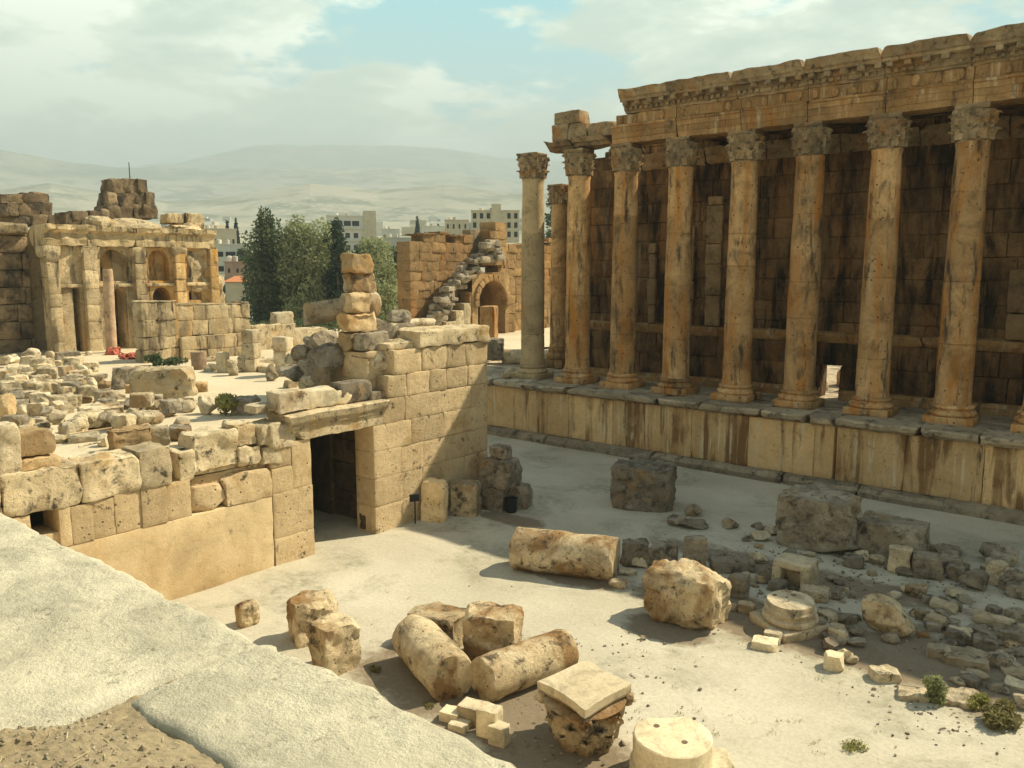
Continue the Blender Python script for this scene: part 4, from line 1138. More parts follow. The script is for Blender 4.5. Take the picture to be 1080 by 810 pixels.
# ------------------------------------------------------------------ loose stones
used = {}
def note(o, box, kind, mat, LM):
    w_, h_ = box[2]-box[0], box[3]-box[1]; xm, ym = (box[0]+box[2])/2, box[3]
    lm = min(LM, key=lambda l: (l[0][0]-xm)**2+2*(l[0][1]-ym)**2); dx, dy = xm-lm[0][0], ym-lm[0][1]
    rel = ('left of' if dx < 0 else 'right of') if abs(dx) > abs(dy)*1.6 else ('behind' if dy < 0 else 'in front of')
    if rel in ('behind', 'in front of') and abs(dx) > abs(dy)*.6: rel = rel+(' and left of' if dx < 0 else ' and right of') if rel == 'behind' else 'before'+(' and left of' if dx < 0 else ' and right of')
    size = 'tiny' if max(w_, h_) < 10 else 'small' if max(w_, h_) < 15 else 'medium' if max(w_, h_) < 22 else 'large'
    shp = ('flat ' if h_ < .55*w_ else 'tall ' if h_ > w_ else '')+('angular' if kind == 'block' else 'rounded'); tone = {'rubble': 'cream', 'walltop': 'tan', 'grey': 'grey', 'split': 'orange', 'drum': 'brown'}[mat]
    used.setdefault((size, shp, tone, rel, lm[1]), []).append((math.hypot(dx, dy), o))



def fit(x0, y0, x1, y1, Z, dr, th):
    """real size and centre of a stone whose outline fills the pixel box, standing at height Z"""
    xm = (x0+x1)/2; b = at(xm, y1, Z=Z); dz = depth(b); W = (x1-x0)*dz/F
    c, s = abs(math.cos(th)), abs(math.sin(th)); wv = W/(c+dr*s); dv = dr*wv; D = wv*s+dv*c
    vd = b-CAM; hd = np.array([vd[0], vd[1], 0]); hl = np.linalg.norm(hd); hd /= hl; sinp = (CAM[2]-Z)/np.linalg.norm(vd); cosp = math.sqrt(1-sinp**2)
    dz2 = dz+D*.5; Hh = ((y1-y0)*dz2/F-D*sinp*.92)/cosp
    if Hh < .18*wv: Hh = .18*wv
    return b+hd*D/2, wv, dv, Hh, math.atan2(-hd[0], hd[1])


NST = [0]; STONES = []


def stn(box, Z=0., kind='block', mat='rubble', lab=None, th=0., dr=.8, name='stone_block', cat='stone', group=None, sink=.05, seed=None, tiltx=0., tilty=0., sc=1., **k):
    NST[0] += 1; seed = seed or 3000+NST[0]
    th = R(th); c, wv, dv, hh, face = fit(*[v*sc if 0 else v for v in box], Z, dr, th)
    big = max(wv, dv, hh)
    if kind == 'block':
        k = {**dict(cell=max(.05, big/17), r=min(.04, .018*big), amp=.06*min(big, 1.4), chips=11, chip=.42, fine=.022*min(big, 1.5), fr=2.2, nmax=18), **k}; P, fs = block(wv, dv, hh, seed, **k)
    else:
        k = {**dict(cuts=20, cell=.2 if big < 1 else .1, fine=.02*min(big, 2)), **k}; P, fs = boulder(wv, dv, hh, seed, **k)
    if tiltx or tilty:
        P = rot(P, 0, R(tiltx), R(tilty)); P[:, 2] -= P[:, 2].min()
    P[:, 2] -= sink
    me = MB().add(P, fs); o = me.build(name, M[mat], sharp=27); o.location = (c[0], c[1], Z); o.rotation_euler.z = face+th
    tag(o, lab, cat, group); STONES.append((o, box, wv, hh, kind, mat, Z)); return o


def lying(p0, p1, r, seed, mat, lab, r2=None, roll=0., name='column_drum', lift=0., chips=5, group='fallen column drums in the court'):
    """a fallen column drum; p0 and p1 are ground points under its two ends"""
    A, B = np.array(p0, float), np.array(p1, float); L = np.linalg.norm(B-A); P, fs = drum_mesh(r, L, seed, .045, chips, .10, r2)
    P = rot(P, roll); a = math.atan2(B[1]-A[1], B[0]-A[0]); Q = np.column_stack([P[:, 2], P[:, 1], P[:, 0]+r*.96]); Q = rot(Q, a)
    fs = [tuple(reversed(f)) for f in fs]
    o = MB().add(Q, fs).build(name, M[mat]); o.location = (A[0], A[1], A[2]+lift-.05 if len(A) > 2 else lift-.05); tag(o, lab, 'column drum', group); return o


G = lambda x, y, Z=0.: at(x, y, Z=Z)
# --- fallen drums
lying((-22.9, 28.1, 0), (-18.45, 29.75, 0), .98, 11, 'drum', 'long fallen column drum lying across the edge of the temple shadow')
lying((-20.2, 19.0, 0), (-16.95, 17.6, 0), .82, 12, 'drum', 'thick fallen drum with its pocked round end turned to the viewer', roll=1)
lying((-16.25, 18.15, 0), (-15.45, 21.7, 0), .74, 13, 'drum', 'fallen drum lying in front of the pocked drum, behind the pale new stones')
# --- standing stumps and blocks, near left
stn((248, 630, 275, 663), 0, 'block', 'drum', 'small squarish stump standing alone by the ledge edge near the smooth wall slab', th=25, r=.15)
stn((303, 622, 361, 682), 0, 'block', 'drum', 'taller of two orange-sided stumps standing together by the ledge', th=18, dr=.85, chips=9, chip=.35, name='stump')
stn((326, 648, 381, 716), 0, 'block', 'drum', 'shorter of two orange-sided stumps, in front of its taller neighbour', th=30, dr=.85, chips=9, chip=.35, name='stump')
stn((428, 633, 500, 690), 0, 'block', 'drum', 'broken rough block behind the pocked drum', th=-35, dr=.75, chips=8)
stn((487, 637, 553, 706), 0, 'block', 'drum', 'dark-faced block standing upright between two fallen drums', th=-15, dr=.7, chips=3, chip=.25)
for i, (b, l) in enumerate((((463, 743, 490, 766), 'leftmost of the small pale new-cut stones'), ((482, 736, 516, 768), 'longest of the small pale new-cut stones'), ((502, 742, 531, 782), 'tallest of the small pale new-cut stones'),
                            ((514, 760, 539, 790), 'lowest and nearest of the small pale new-cut stones'), ((472, 756, 498, 775), 'half hidden pale new-cut stone at the ledge edge'))):
    stn(b, 0, 'block', 'pale', l, th=-28, dr=.8, chips=1, chip=.12, amp=.015, r=.02, cell=.12, group='small pale new-cut stones')
# --- fallen capital
b = G(612, 796); zc_ = depth(b); cw_ = 106*zc_/F; r0 = cw_/(1.13*1.40*2)/.97
c = capital(0, 0, 0, 1.8, r0, 77, .035, .07, .55); c.v = [V_*np.column_stack([.74+.30*np.clip(V_[:, 2]/1.8, 0, 1)]*2+[np.ones(len(V_))]) for V_ in c.v]
o = c.build('fallen_capital', M['drum'], sharp=27); o.location = tuple(b+np.array([-.35, .75, -.1])); o.rotation_euler = (R(2), R(-3), R(80)); A_ = c.ab; A_.v = [V_*np.array([.95, .95, 1]) for V_ in A_.v]; q_ = A_.build('abacus', M['pale'], sharp=27); q_.parent = o; tag(o, 'big fallen Corinthian capital with its flat top facing up', 'capital')
# --- round drum at the lower edge
q = G(698, 838); P, fs = drum_mesh(1.07, 1.25, 21, .012, 1, .1); mb = MB().add(P, fs)
Q, qf = drum_mesh(1.16, .45, 22, .012, 1, .1); mb.add(Q, qf)
o = mb.build('round_drum', M['pale']); o.location = tuple(q+np.array([-.2, .9, -.05])); tag(o, 'pale smooth round drum with two dowel holes at the lower edge', 'column drum')
M['hole'] = plain('dowel_hole_shade', (.16, .12, .08), .9, .2)  # flat dark discs, their colour standing in for shade inside the holes


def dowel(o, x, y, z, s, rz=0.):
    P, fs = lathe([(.001, 0), (s*.5, 0), (s*.5, .03), (.001, .03)], 14); h = MB().add(rot(P, rz), fs).build('dowel_hole_disc', M['hole']); h.parent = o; h.location = (x, y, z-.024)


dowel(o, -.55, .1, 1.25, .17); dowel(o, .42, -.12, 1.25, .17, .3)
stn((735, 793, 775, 815), 0, 'block', 'pale', 'flat pale slab beside the smooth round drum', th=20, dr=1.2)
# --- centre
stn((675, 590, 769, 668), 0, 'block', 'drum', 'huge orange-faced boulder block with a sunlit right end', th=-22, dr=.62, chips=9, chip=.36, r=.12, amp=.16, fine=.04, seed=3105, name='boulder', cat='boulder')
stn((644, 483, 713, 541), 0, 'block', 'grey', 'big rough cube of stone alone in the shade before the temple podium', th=-8, dr=.8, chips=6, chip=.3, amp=.15, fine=.045)
stn((664, 475, 684, 488), 1.9, 'boulder', 'grey', 'small stone on top of the lone rough cube')
for b, l, th in (((655, 567, 684, 600), 'dark cube behind the right end of the long drum', 10), ((684, 569, 716, 601), 'second dark cube right of the long drum', -10), ((720, 563, 744, 606), 'upright rough slab behind the orange boulder block', 15),
                 ((748, 583, 790, 606), 'flat grey ashlar behind the orange boulder block', 5)):
    stn(b, 0, 'block', 'grey', l, th=th, dr=.7)
for b, l in (((652, 583, 667, 597), 'small white stone by the drum end, left one'), ((665, 583, 684, 601), 'small white stone by the drum end, right one'), ((653, 596, 672, 609), 'small flat stone under the white stones by the drum'), ((642, 606, 664, 622), 'grey stone at the foot of the long drum right end'),
             ((703, 540, 724, 557), 'left dark stone of a small cluster in the shade'), ((715, 542, 749, 560), 'longest stone of a small cluster in the shade'), ((722, 528, 740, 546), 'upright stone of a small cluster in the shade'), ((760, 544, 779, 559), 'single round stone in the shade, right of a small cluster'),
             ((788, 556, 812, 572), 'small stone close to the left of the big rough block'), ((792, 549, 806, 558), 'tiny dark stone left of the big rough block'), ((804, 553, 822, 566), 'low stone touching the big rough block'), ((840, 577, 860, 588), 'flat pale stone in front of the big rough block')):
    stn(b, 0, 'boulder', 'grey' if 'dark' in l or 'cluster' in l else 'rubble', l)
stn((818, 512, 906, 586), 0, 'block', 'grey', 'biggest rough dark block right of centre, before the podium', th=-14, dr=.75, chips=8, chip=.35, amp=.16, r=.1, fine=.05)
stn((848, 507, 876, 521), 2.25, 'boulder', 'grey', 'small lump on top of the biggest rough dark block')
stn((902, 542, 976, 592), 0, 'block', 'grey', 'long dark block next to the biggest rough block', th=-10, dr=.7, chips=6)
stn((937, 575, 959, 606), 0, 'block', 'rubble', 'small pale upright block before the long dark block', th=-5, dr=.6, chips=2)
for b, l, k in (((960, 580, 992, 612), 'dark cube right of the small pale upright block', 'block'), ((978, 568, 1020, 588), 'low dark stone behind the dark cube at the right', 'boulder'), ((990, 584, 1012, 606), 'brown stone right of the dark cube', 'block'), ((998, 593, 1018, 614), 'dark small cube left of a pointed stone', 'block'),
                ((1010, 595, 1042, 625), 'pointed pyramid stone at the right', 'boulder'), ((1028, 568, 1076, 600), 'big rounded rock at the right margin behind the pointed stone', 'boulder'), ((1040, 590, 1062, 620), 'leaning light slab before the rounded rock', 'block'), ((1052, 600, 1082, 626), 'slab cut by the right margin beside the leaning slab', 'block'), ((1062, 612, 1090, 634), 'low block at the right margin', 'block'), ((930, 590, 942, 602), 'little round stone beside the small pale upright block', 'boulder')):
    stn(b, 0, k, 'grey' if 'light' not in l else 'rubble', l, th=random.uniform(-25, 25), dr=.8)
# --- column base on its plinth
b = G(815, 674); pw = 78*depth(b)/F/1.28
cb_ = MB(); P, fs = block(pw, pw, .42, 31, cell=.2, r=.04, amp=.02, chips=3, chip=.4); cb_.add(P, fs)
rb = pw*.455
prof = [(rb*.5, .41)]+[(rb*.95+.11*math.cos(a), .55+.14*math.sin(a)) for a in np.linspace(-1.5, 1.5, 8)]+[(rb*.92, .70), (rb*.88, .78)]+[(rb*.90+.08*math.cos(a), .88+.09*math.sin(a)) for a in np.linspace(-1.5, 1.5, 7)]+[(rb*.9, .98), (rb*.9, 1.16), (rb*.88, 1.19), (rb*.4, 1.2), (.001, 1.2)]
P, fs = lathe(prof, 48, 33, .02, 1.2); cb_.add(P, fs)
o = cb_.build('moulded_pedestal', M['rubble']); o.location = (b[0]+.1, b[1]+1.4, -.05); o.rotation_euler = (R(2), R(-2), R(60)); tag(o, 'moulded round column base on a square plinth lying among rubble', 'column base')
dowel(o, -.3, .55, 1.205, .16); dowel(o, .35, .25, 1.205, .2, .5); dowel(o, -.02, .2, 1.205, .12)
# hollow block (a small niche)
b = (818, 585, 857, 624); c, wv, dv, hh, face = fit(*b, 0, .8, 0); mb = MB(); t_ = .22*wv
for j, (x0, x1, z0, z1) in enumerate(((-wv/2, -wv/2+t_, 0, hh-.3), (wv/2-t_, wv/2, 0, hh-.3), (-wv/2, wv/2, hh-.298, hh))):
    P, fs = block(x1-x0, dv, z1-z0, 40+j, cell=.2, r=.05, amp=.03, chips=2, chip=.3); mb.add(P+np.array([(x0+x1)/2, 0, z0]), fs)
P, fs = block(wv-.05, dv*.4, hh-.33, 44, cell=.3); mb.add(P+np.array([0, dv*.27, 0]), fs)
o = mb.build('hollow_block', M['rubble']); o.location = (c[0], c[1], -.05); o.rotation_euler.z = face+R(-20); tag(o, 'block hollowed out like a small niche, behind the moulded column base', 'stone')
stn((895, 620, 972, 677), 0, 'boulder', 'drum', 'big rounded boulder with an orange left flank, right of the moulded base', dr=.75, th=-25, name='boulder', cat='boulder', cuts=9, seed=3206)
Z7 = lambda a, b_, c_, d: (680+a/4, 520+b_/4, 680+c_/4, 520+d/4)
for b, l, m_, k in ((Z7(345, 330, 440, 450), 'dark slab leaning between the orange boulder block and the moulded base', 'grey', 'block'), (Z7(660, 385, 770, 460), 'flat light slab right of the hollow block', 'rubble', 'block'), (Z7(670, 455, 730, 500), 'small flat stone just right of the moulded base', 'grey', 'boulder'),
                    (Z7(690, 510, 780, 600), 'dark stone touching the plinth of the moulded base', 'grey', 'boulder'), (Z7(730, 470, 850, 530), 'flat stone over the dark stone by the plinth', 'grey', 'boulder'), (Z7(780, 495, 865, 555), 'brownish stone left of the rounded boulder', 'grey', 'boulder'), (Z7(770, 555, 855, 635), 'light upright stone in the rubble left of the rounded boulder', 'rubble', 'block'),
                    (Z7(850, 550, 925, 610), 'grey stone under the rounded boulder', 'grey', 'boulder'), (Z7(855, 595, 935, 655), 'dark round stone below the rounded boulder', 'grey', 'boulder'), (Z7(725, 590, 825, 680), 'rough cube of the rubble nearest the moulded base corner', 'grey', 'boulder'), (Z7(805, 640, 880, 710), 'sunlit cream stone touching a sunlit cube', 'pale', 'boulder'),
                    (Z7(755, 665, 835, 748), 'sunlit cream cube at the front of the rubble', 'pale', 'block'), (Z7(840, 670, 905, 725), 'small half-shaded stone behind the sunlit cream cube', 'rubble', 'boulder'), (Z7(450, 600, 560, 670), 'flat sunlit block in front of the moulded base', 'pale', 'block'), (Z7(500, 568, 580, 640), 'flat sunlit stone between base plinth and flat block', 'rubble', 'block'),
                    (Z7(940, 718, 1075, 810), 'long sunlit slab lying alone on the sand right of the rubble', 'rubble', 'block'), (Z7(770, 395, 850, 460), 'dark jumbled stone behind the flat light slab', 'grey', 'boulder'), (Z7(850, 400, 900, 450), 'dark stone behind the rounded boulder', 'grey', 'boulder'),
                    (Z7(400, 330, 475, 385), 'long low stone behind the moulded base', 'grey', 'block'), (Z7(275, 275, 400, 330), 'fluted fragment behind the orange boulder block', 'grey', 'block'), (Z7(410, 290, 470, 345), 'rough brown stone behind the moulded base', 'grey', 'boulder'), (Z7(470, 295, 560, 390), 'rough squarish stone left of the hollow block', 'grey', 'boulder'), (Z7(530, 380, 580, 410), 'tiny stone behind the top of the moulded base', 'grey', 'boulder'),
                    (Z7(345, 450, 400, 500), 'stone wedged left of the moulded base', 'grey', 'boulder')):
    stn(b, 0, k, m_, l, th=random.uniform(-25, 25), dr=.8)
Z8 = lambda a, b_, c_, d: (860+a/2.79, 500+b_/2.79, 860+c_/2.79, 500+d/2.79)
for b, l, m_, k in ((Z8(385, 450, 440, 505), 'grey upright block at the right, above a sunlit slab', 'grey', 'block'), (Z8(380, 510, 500, 575), 'large sunlit slab at the head of the right stone cluster', 'rubble', 'block'), (Z8(440, 560, 515, 612), 'sunlit rough stone right below the large sunlit slab', 'rubble', 'boulder'), (Z8(385, 582, 450, 630), 'rounded sunlit stone left of the rough stone', 'rubble', 'boulder'),
                    (Z8(240, 620, 330, 672), 'flat half-buried stone left of the round bush', 'rubble', 'block'), (Z8(345, 625, 480, 690), 'broad flat sunlit stone right of the round bush', 'rubble', 'block'), (Z8(465, 470, 530, 525), 'brown cube in the right cluster', 'grey', 'block'), (Z8(505, 520, 560, 575), 'tilted cube below the brown cube', 'grey', 'block'), (Z8(520, 440, 614, 500), 'large flat stone near the right margin', 'grey', 'block'),
                    (Z8(545, 500, 605, 545), 'middle-sized stone below the large flat stone at the right', 'grey', 'boulder'), (Z8(560, 540, 612, 580), 'small stone at the right margin below the middle-sized one', 'grey', 'boulder'), (Z8(545, 575, 640, 605), 'sunlit flat slab at the right margin', 'rubble', 'block'), (Z8(560, 600, 640, 640), 'sunlit block under the flat slab at the right margin', 'rubble', 'block'), (Z8(575, 635, 650, 700), 'lowest sunlit stone at the right margin', 'rubble', 'boulder'),
                    (Z8(290, 385, 345, 440), 'dark stone right of the big rounded boulder', 'grey', 'boulder'), (Z8(370, 410, 430, 455), 'jumbled dark stone behind the grey upright block', 'grey', 'boulder'), (Z8(440, 430, 510, 475), 'dark stone behind the brown cube', 'grey', 'boulder'), (Z8(480, 520, 510, 555), 'pebble-sized stone between sunlit slab and tilted cube', 'rubble', 'boulder'), (Z8(440, 500, 490, 530), 'small stone above the large sunlit slab', 'grey', 'boulder'), (Z8(500, 660, 560, 720), 'stone hidden in the weeds at the lower right', 'rubble', 'boulder')):
    stn(b, 0, k, m_, l, th=random.uniform(-25, 25), dr=.8)
lying(G(982, 640), G(1008, 648), .26, 41, 'rubble', 'short slim pale shaft piece lying in the shaded rubble', group='slim fallen shafts at the right', name='column_piece', chips=2)
lying(G(1026, 655), G(1072, 666), .28, 42, 'rubble', 'longer slim pale shaft lying in the shaded rubble at the right', group='slim fallen shafts at the right', name='column_piece', chips=2)
rng = random.Random(23); LMC = [((720, 640), 'the huge orange-faced boulder block'), ((815, 650), 'the moulded base'), ((838, 605), 'the hollow block'), ((933, 655), 'the big rounded boulder'), ((860, 560), 'the biggest rough dark block'), ((948, 592), 'the small pale upright block'), ((1035, 610), 'the pointed pyramid stone'), ((1012, 710), 'the large sunlit slab'), ((985, 725), 'the round bush'), ((595, 590), 'the long drum')]
fill = []
while len(fill) < 150:
    u = rng.random()
    if u < .1: x = rng.uniform(640, 800); y = rng.uniform(590, 618)
    elif u < .62: x = rng.uniform(740, 1085); y = 640+(x-740)*.13+rng.gauss(-12, 22)
    elif u < .85: x = rng.uniform(780, 1080); y = 566+(x-780)*.16+rng.gauss(0, 9)
    else: x = rng.uniform(960, 1080); y = rng.uniform(680, 745)
    if y > 668+(x-740)*.14 and x < 950: continue
    if 655 < x < 775 and 585 < y < 675 or 780 < x < 850 and y > 625: continue
    s_ = rng.uniform(5, 20); fill.append(((x, y-s_*.8, x+s_*1.2, y+s_*.15), 'boulder' if rng.random() < .65 else 'block', rng.choice(['grey', 'grey', 'rubble', 'drum'])))
FILL = []
for box, kind, mat in fill:
    o = stn(box, 0, kind, mat, None, th=rng.uniform(-40, 40), dr=rng.uniform(.7, 1.1), name='rubble_stone', group='rubble stones in the court'); FILL.append((o, box, kind, mat))
# --- by the end of the court wall
stn((505, 480, 552, 517), 1.35, 'block', 'grey', 'big block carried by the two blocks at the wall corner', th=-24, dr=.9, chips=4, sink=0)
stn((516, 467, 541, 484), 2.95, 'block', 'grey', 'flat broken stone topping the pile at the wall corner', th=-20, dr=1.)
stn((505, 505, 540, 540), 0, 'block', 'grey', 'lower left block of the pile at the wall corner', th=-22, dr=1., chips=3)
stn((536, 507, 562, 537), 0, 'block', 'grey', 'lower right fluted block of the pile at the wall corner', th=-22, dr=1., chips=3)
stn((475, 505, 508, 546), 0, 'block', 'drum', 'plain orange-grey block leaning by the court wall', th=-15, dr=.7, chips=4)
ob = stn((444, 504, 473, 551), 0, 'block', 'wall', 'carved upright fragment by the court wall, right of the doorway', th=-18, dr=.6, chips=6, chip=.35, amp=.09)
b = G(535, 541); P, fs = lathe([(.001, 0), (.3, 0), (.34, .5), (.36, .78), (.37, .8), (.32, .8), (.30, .1), (.001, .08)], 24); o = MB().add(P, fs).build('bin', M['black']); o.location = tuple(b+np.array([0, .35, 0])); tag(o, 'small black bin before the pile at the wall corner', 'bin')
mb = MB(); q = G(438, 552); P, fs = lathe([(.04, 0), (.04, 1.3)], 8); mb.add(P+q, fs); o = mb.build('sign', M['black'], None, q); rr_ = MB(); P, fs = block(.55, .05, .4, 3, cell=.3, r=.01, amp=0, chips=0); P = rot(P, R(62)); rr_.add(P+q+np.array([0.02, -.05, 1.25]), fs); rr_.build('panel', M['black'], o, q+np.array([0, 0, 1.25])); tag(o, 'small dark sign panel on a post by the court wall', 'sign')

# --- blocks on the court wall
WT = WX-.15
for a, ya, b, yb, X, th_, m_, l in ((0, 447, 20, 503, WX-.1, 1.2, 'rubble', 'upright pale block at the far left on top of the court wall'), (20, 452, 58, 484, WX-.35, 1.1, 'split', 'upper half of the orange-edged block on top of the court wall at the left'), (22, 480, 64, 499, WX-.15, 1.2, 'split', 'lower step of the orange-edged block on top of the court wall at the left'),
                                  (295, 411, 327, 437, WX-.1, 1., 'rubble', 'rough grey block just left of the lintel top'), (328, 409, 357, 431, WX-.25, .9, 'pale', 'clean cream block standing on the lintel'), (357, 410, 370, 427, WX-.25, .8, 'pale', 'small clean cream block beside the bigger one on the lintel'), (362, 401, 391, 426, WX-.2, 1.1, 'grey', 'dark fluted rock at the right end of the lintel'), (391, 410, 417, 423, WX-.2, .9, 'grey', 'flat grey stone behind the right end of the lintel'),
                                  (285, 445, 312, 475, WX+.0, 1., 'rubble', 'rough stone tucked under the left end of the lintel'), (270, 425, 296, 437, WX-.6, 1., 'rubble', 'round stone left of the rough grey block on the wall')):
    px_block('stone_block', a, ya, b, yb, X, th_, 3600+a+ya, m_, l, 'stone', None, 'blocks resting on the court wall', amp=.07, r=.04, chips=6, chip=.35, cell=.12, fine=.02, nmax=14)
# the tower of balanced blocks over the doorway
for i, (a, ya, b, yb, X, m_, l) in enumerate(((367, 268, 394, 288.3, -33.6, 'split', 'topmost block of the leaning stack over the doorway'), (370, 288, 396, 308.6, -33.7, 'drum', 'second block from the top of the leaning stack over the doorway'), (366, 308.4, 391, 330.5, -33.6, 'split', 'middle block of the leaning stack over the doorway'), (365, 330.2, 397, 350.5, -33.5, 'split', 'fourth block from the top of the leaning stack over the doorway'),
                                           (366, 350.2, 388, 371.5, -33.6, 'split', 'fifth block from the top of the leaning stack over the doorway'), (369, 371.3, 386, 400, -33.5, 'split', 'narrow bottom block of the leaning stack over the doorway'), (384, 350, 410, 371, -32.6, 'grey', 'clean grey cube set against the leaning stack'))):
    px_block('stone_block', a+(4 if i < 6 else 0), ya, b+1, yb, X, .95, 3700+i, m_, l, 'stone', None, 'leaning stack of blocks over the doorway' if i < 6 else None, amp=.13, r=.03, chips=9, chip=.42, cell=.11, fine=.02, nmax=14)
mb = MB(); ashlar(mb, 27.5, 30.4, 5.8, 9.4, -32.4, 2, 3750, course=(.9, 1.2), ln=(.8, 1.5), cell=.3); tag(mb.build('stack_footing', M['wall'], None, (-33.4, 29, 5.8)), 'stub of masonry under the leaning stack, right of the lintel', 'masonry')
# half drum and rocks by the stack
def rock_at(a, ya, b, yb, X, mat, lab, seed, cuts=9, th=1.4, name='rock', rx=0, group='rocks heaped on the court wall end'):
    A, B = at(a, yb, X=X), at(b, ya, X=X); P, fs = boulder(th, B[1]-A[1], B[2]-A[2], seed, cuts=cuts, fine=.03, cell=.1); q = np.array([X-th/2, (A[1]+B[1])/2, A[2]])
    o = MB().add(P+q, fs).build(name, M[mat], None, q); tag(o, lab, 'rock', group); return o


rock_at(390, 306, 408, 338, -34.3, 'rubble', 'pale half-round drum piece standing on edge behind the stack', 3801, 5)
rock_at(396, 333, 429, 372, -33.2, 'grey', 'big pitted rock right of the leaning stack', 3802, 8, 1.8)
rock_at(418, 326, 441, 343, -35.5, 'grey', 'dark round rock behind the big coping slab', 3803)
rock_at(424, 340, 447, 362, -34.0, 'grey', 'rough rock between the pitted rock and the coping slab', 3804)
rock_at(437, 335, 468, 347, -36, 'rubble', 'flat sunlit rock behind the coping slab', 3805)
rock_at(397, 366, 428, 394, -32.0, 'rubble', 'lumpy pale rock bulging from the wall below the pitted rock', 3806, 6)
rock_at(344, 372, 368, 402, -35.0, 'grey', 'dark rock in the gully left of the leaning stack', 3807)
rock_at(326, 374, 350, 402, -36.0, 'grey', 'dark rock beside a block in the gully behind the lintel', 3808)
rock_at(338, 345, 366, 374, -36.5, 'grey', 'shadowed rock under the overhanging cornice fragment', 3809)
rock_at(352, 362, 372, 390, -35.2, 'split', 'small orange rock against the foot of the leaning stack', 3810)
rock_at(306, 384, 326, 404, -38.0, 'grey', 'low dark rock at the left edge of the gully behind the lintel', 3820)
rock_at(318, 362, 340, 384, -39.0, 'grey', 'dark pointed rock in the upper gully behind the lintel', 3821)
rock_at(331, 352, 348, 370, -38.5, 'grey', 'dark rock high in the gully, left of the cornice fragment foot', 3822)
rock_at(346, 386, 364, 406, -35.0, 'grey', 'dark rock low in the gully, close to the clean cream blocks', 3823)
rock_at(330, 392, 344, 408, -35.5, 'rubble', 'light rock low in the gully behind the clean cream block', 3824)
rock_at(312, 372, 326, 388, -40.0, 'rubble', 'light stone on the rim of the gully behind the lintel', 3825)
# overhanging fragment of a carved cornice
A = at(331, 338, X=-35.5); B = at(368, 312, X=-34.2)
P, fs = extrude([(-1., 0), (-.75, -.55), (-.2, -.75), (.9, -.75), (.9, .15), (-1., .28)], 0, 2.75, 3900, amp=.07, sub=3, dx=.2); P = chipped(P, 3900, 5, .3, None)
P = rot(P, R(62), R(-10), R(-9)); q = at(349, 328, X=-35); P = P-P.mean(axis=0)+q; tag(MB().add(P, fs).build('cornice_fragment', M['grey'], None, q), 'overhanging carved cornice fragment left of the leaning stack', 'cornice fragment')
mb = MB(); rbox(mb, -36.6, -34.4, 26.7, 28.6, 5.8, 9.6, 3910, cell=.25, amp=.3, r=.3, chips=7, chip=.5, nmax=14, fine=.05); tag(mb.build('masonry_core', M['grey'], None, (-36, 26, 5.8)), 'dark rubble core behind the leaning stack, under the cornice fragment', 'masonry')

# --- the terrace rubble
TZ = 6.2
Z5 = lambda a, b_, c_, d: (a/6.75, 360+b_/6.75, c_/6.75, 360+d/6.75)
Z1 = lambda a, b_, c_, d: (a/4, 340+b_/4, c_/4, 340+d/4)
Z6 = lambda a, b_, c_, d: (150+a/6.75, 330+b_/6.75, 150+c_/6.75, 330+d/6.75)
RUB = [(Z5, 160, 40, 320, 130), (Z5, 0, 85, 165, 165), (Z5, 165, 100, 305, 195), (Z5, 285, 120, 385, 240), (Z5, 410, 70, 560, 150), (Z5, 410, 28, 520, 80), (Z5, 435, 145, 560, 245), (Z5, 75, 170, 200, 250), (Z5, 0, 205, 70, 290), (Z5, 80, 240, 200, 350),
       (Z5, 190, 270, 345, 350), (Z5, 440, 250, 565, 330), (Z5, 0, 280, 130, 380), (Z5, 0, 370, 130, 580), (Z5, 60, 380, 200, 455), (Z5, 200, 370, 290, 465), (Z5, 290, 390, 360, 510), (Z5, 360, 370, 560, 490), (Z5, 520, 370, 700, 440), (Z5, 720, 360, 840, 430),
       (Z5, 380, 420, 510, 530), (Z5, 110, 450, 190, 530), (Z5, 190, 455, 290, 540), (Z5, 120, 520, 250, 640), (Z5, 220, 530, 360, 620), (Z5, 360, 525, 480, 600), (Z5, 310, 485, 385, 560), (Z5, 620, 540, 910, 620), (Z5, 380, 640, 505, 730),
       (Z5, 510, 640, 690, 725), (Z5, 690, 640, 790, 760), (Z5, 880, 490, 1080, 590), (Z5, 560, 330, 700, 380), (Z5, 240, 170, 300, 240), (Z5, 320, 60, 410, 120), (Z5, 350, 250, 440, 300), (Z5, 300, 300, 400, 370), (Z5, 560, 250, 640, 320), (Z5, 100, 640, 160, 700),
       (Z1, 620, 320, 680, 370), (Z1, 680, 310, 760, 370), (Z1, 760, 320, 830, 380), (Z1, 830, 295, 930, 390), (Z1, 650, 365, 740, 400), (Z1, 720, 390, 820, 440), (Z1, 715, 430, 805, 500), (Z1, 640, 435, 710, 520), (Z1, 520, 375, 640, 430), (Z1, 590, 360, 640, 400),
       (Z1, 810, 425, 930, 480), (Z1, 980, 435, 1040, 480), (Z1, 940, 400, 1000, 450), (Z1, 540, 255, 620, 300), (Z1, 405, 235, 480, 280), (Z6, 640, 590, 840, 735), (Z6, 840, 620, 900, 690), (Z6, 870, 625, 1010, 722), (Z6, 600, 320, 690, 450), (Z6, 680, 300, 760, 420), (Z6, 440, 340, 545, 420),
       (Z6, 875, 360, 970, 490), (Z6, 1010, 470, 1100, 540), (Z6, 840, 300, 900, 350), (Z6, 900, 310, 980, 350), (Z6, 450, 300, 540, 350)]
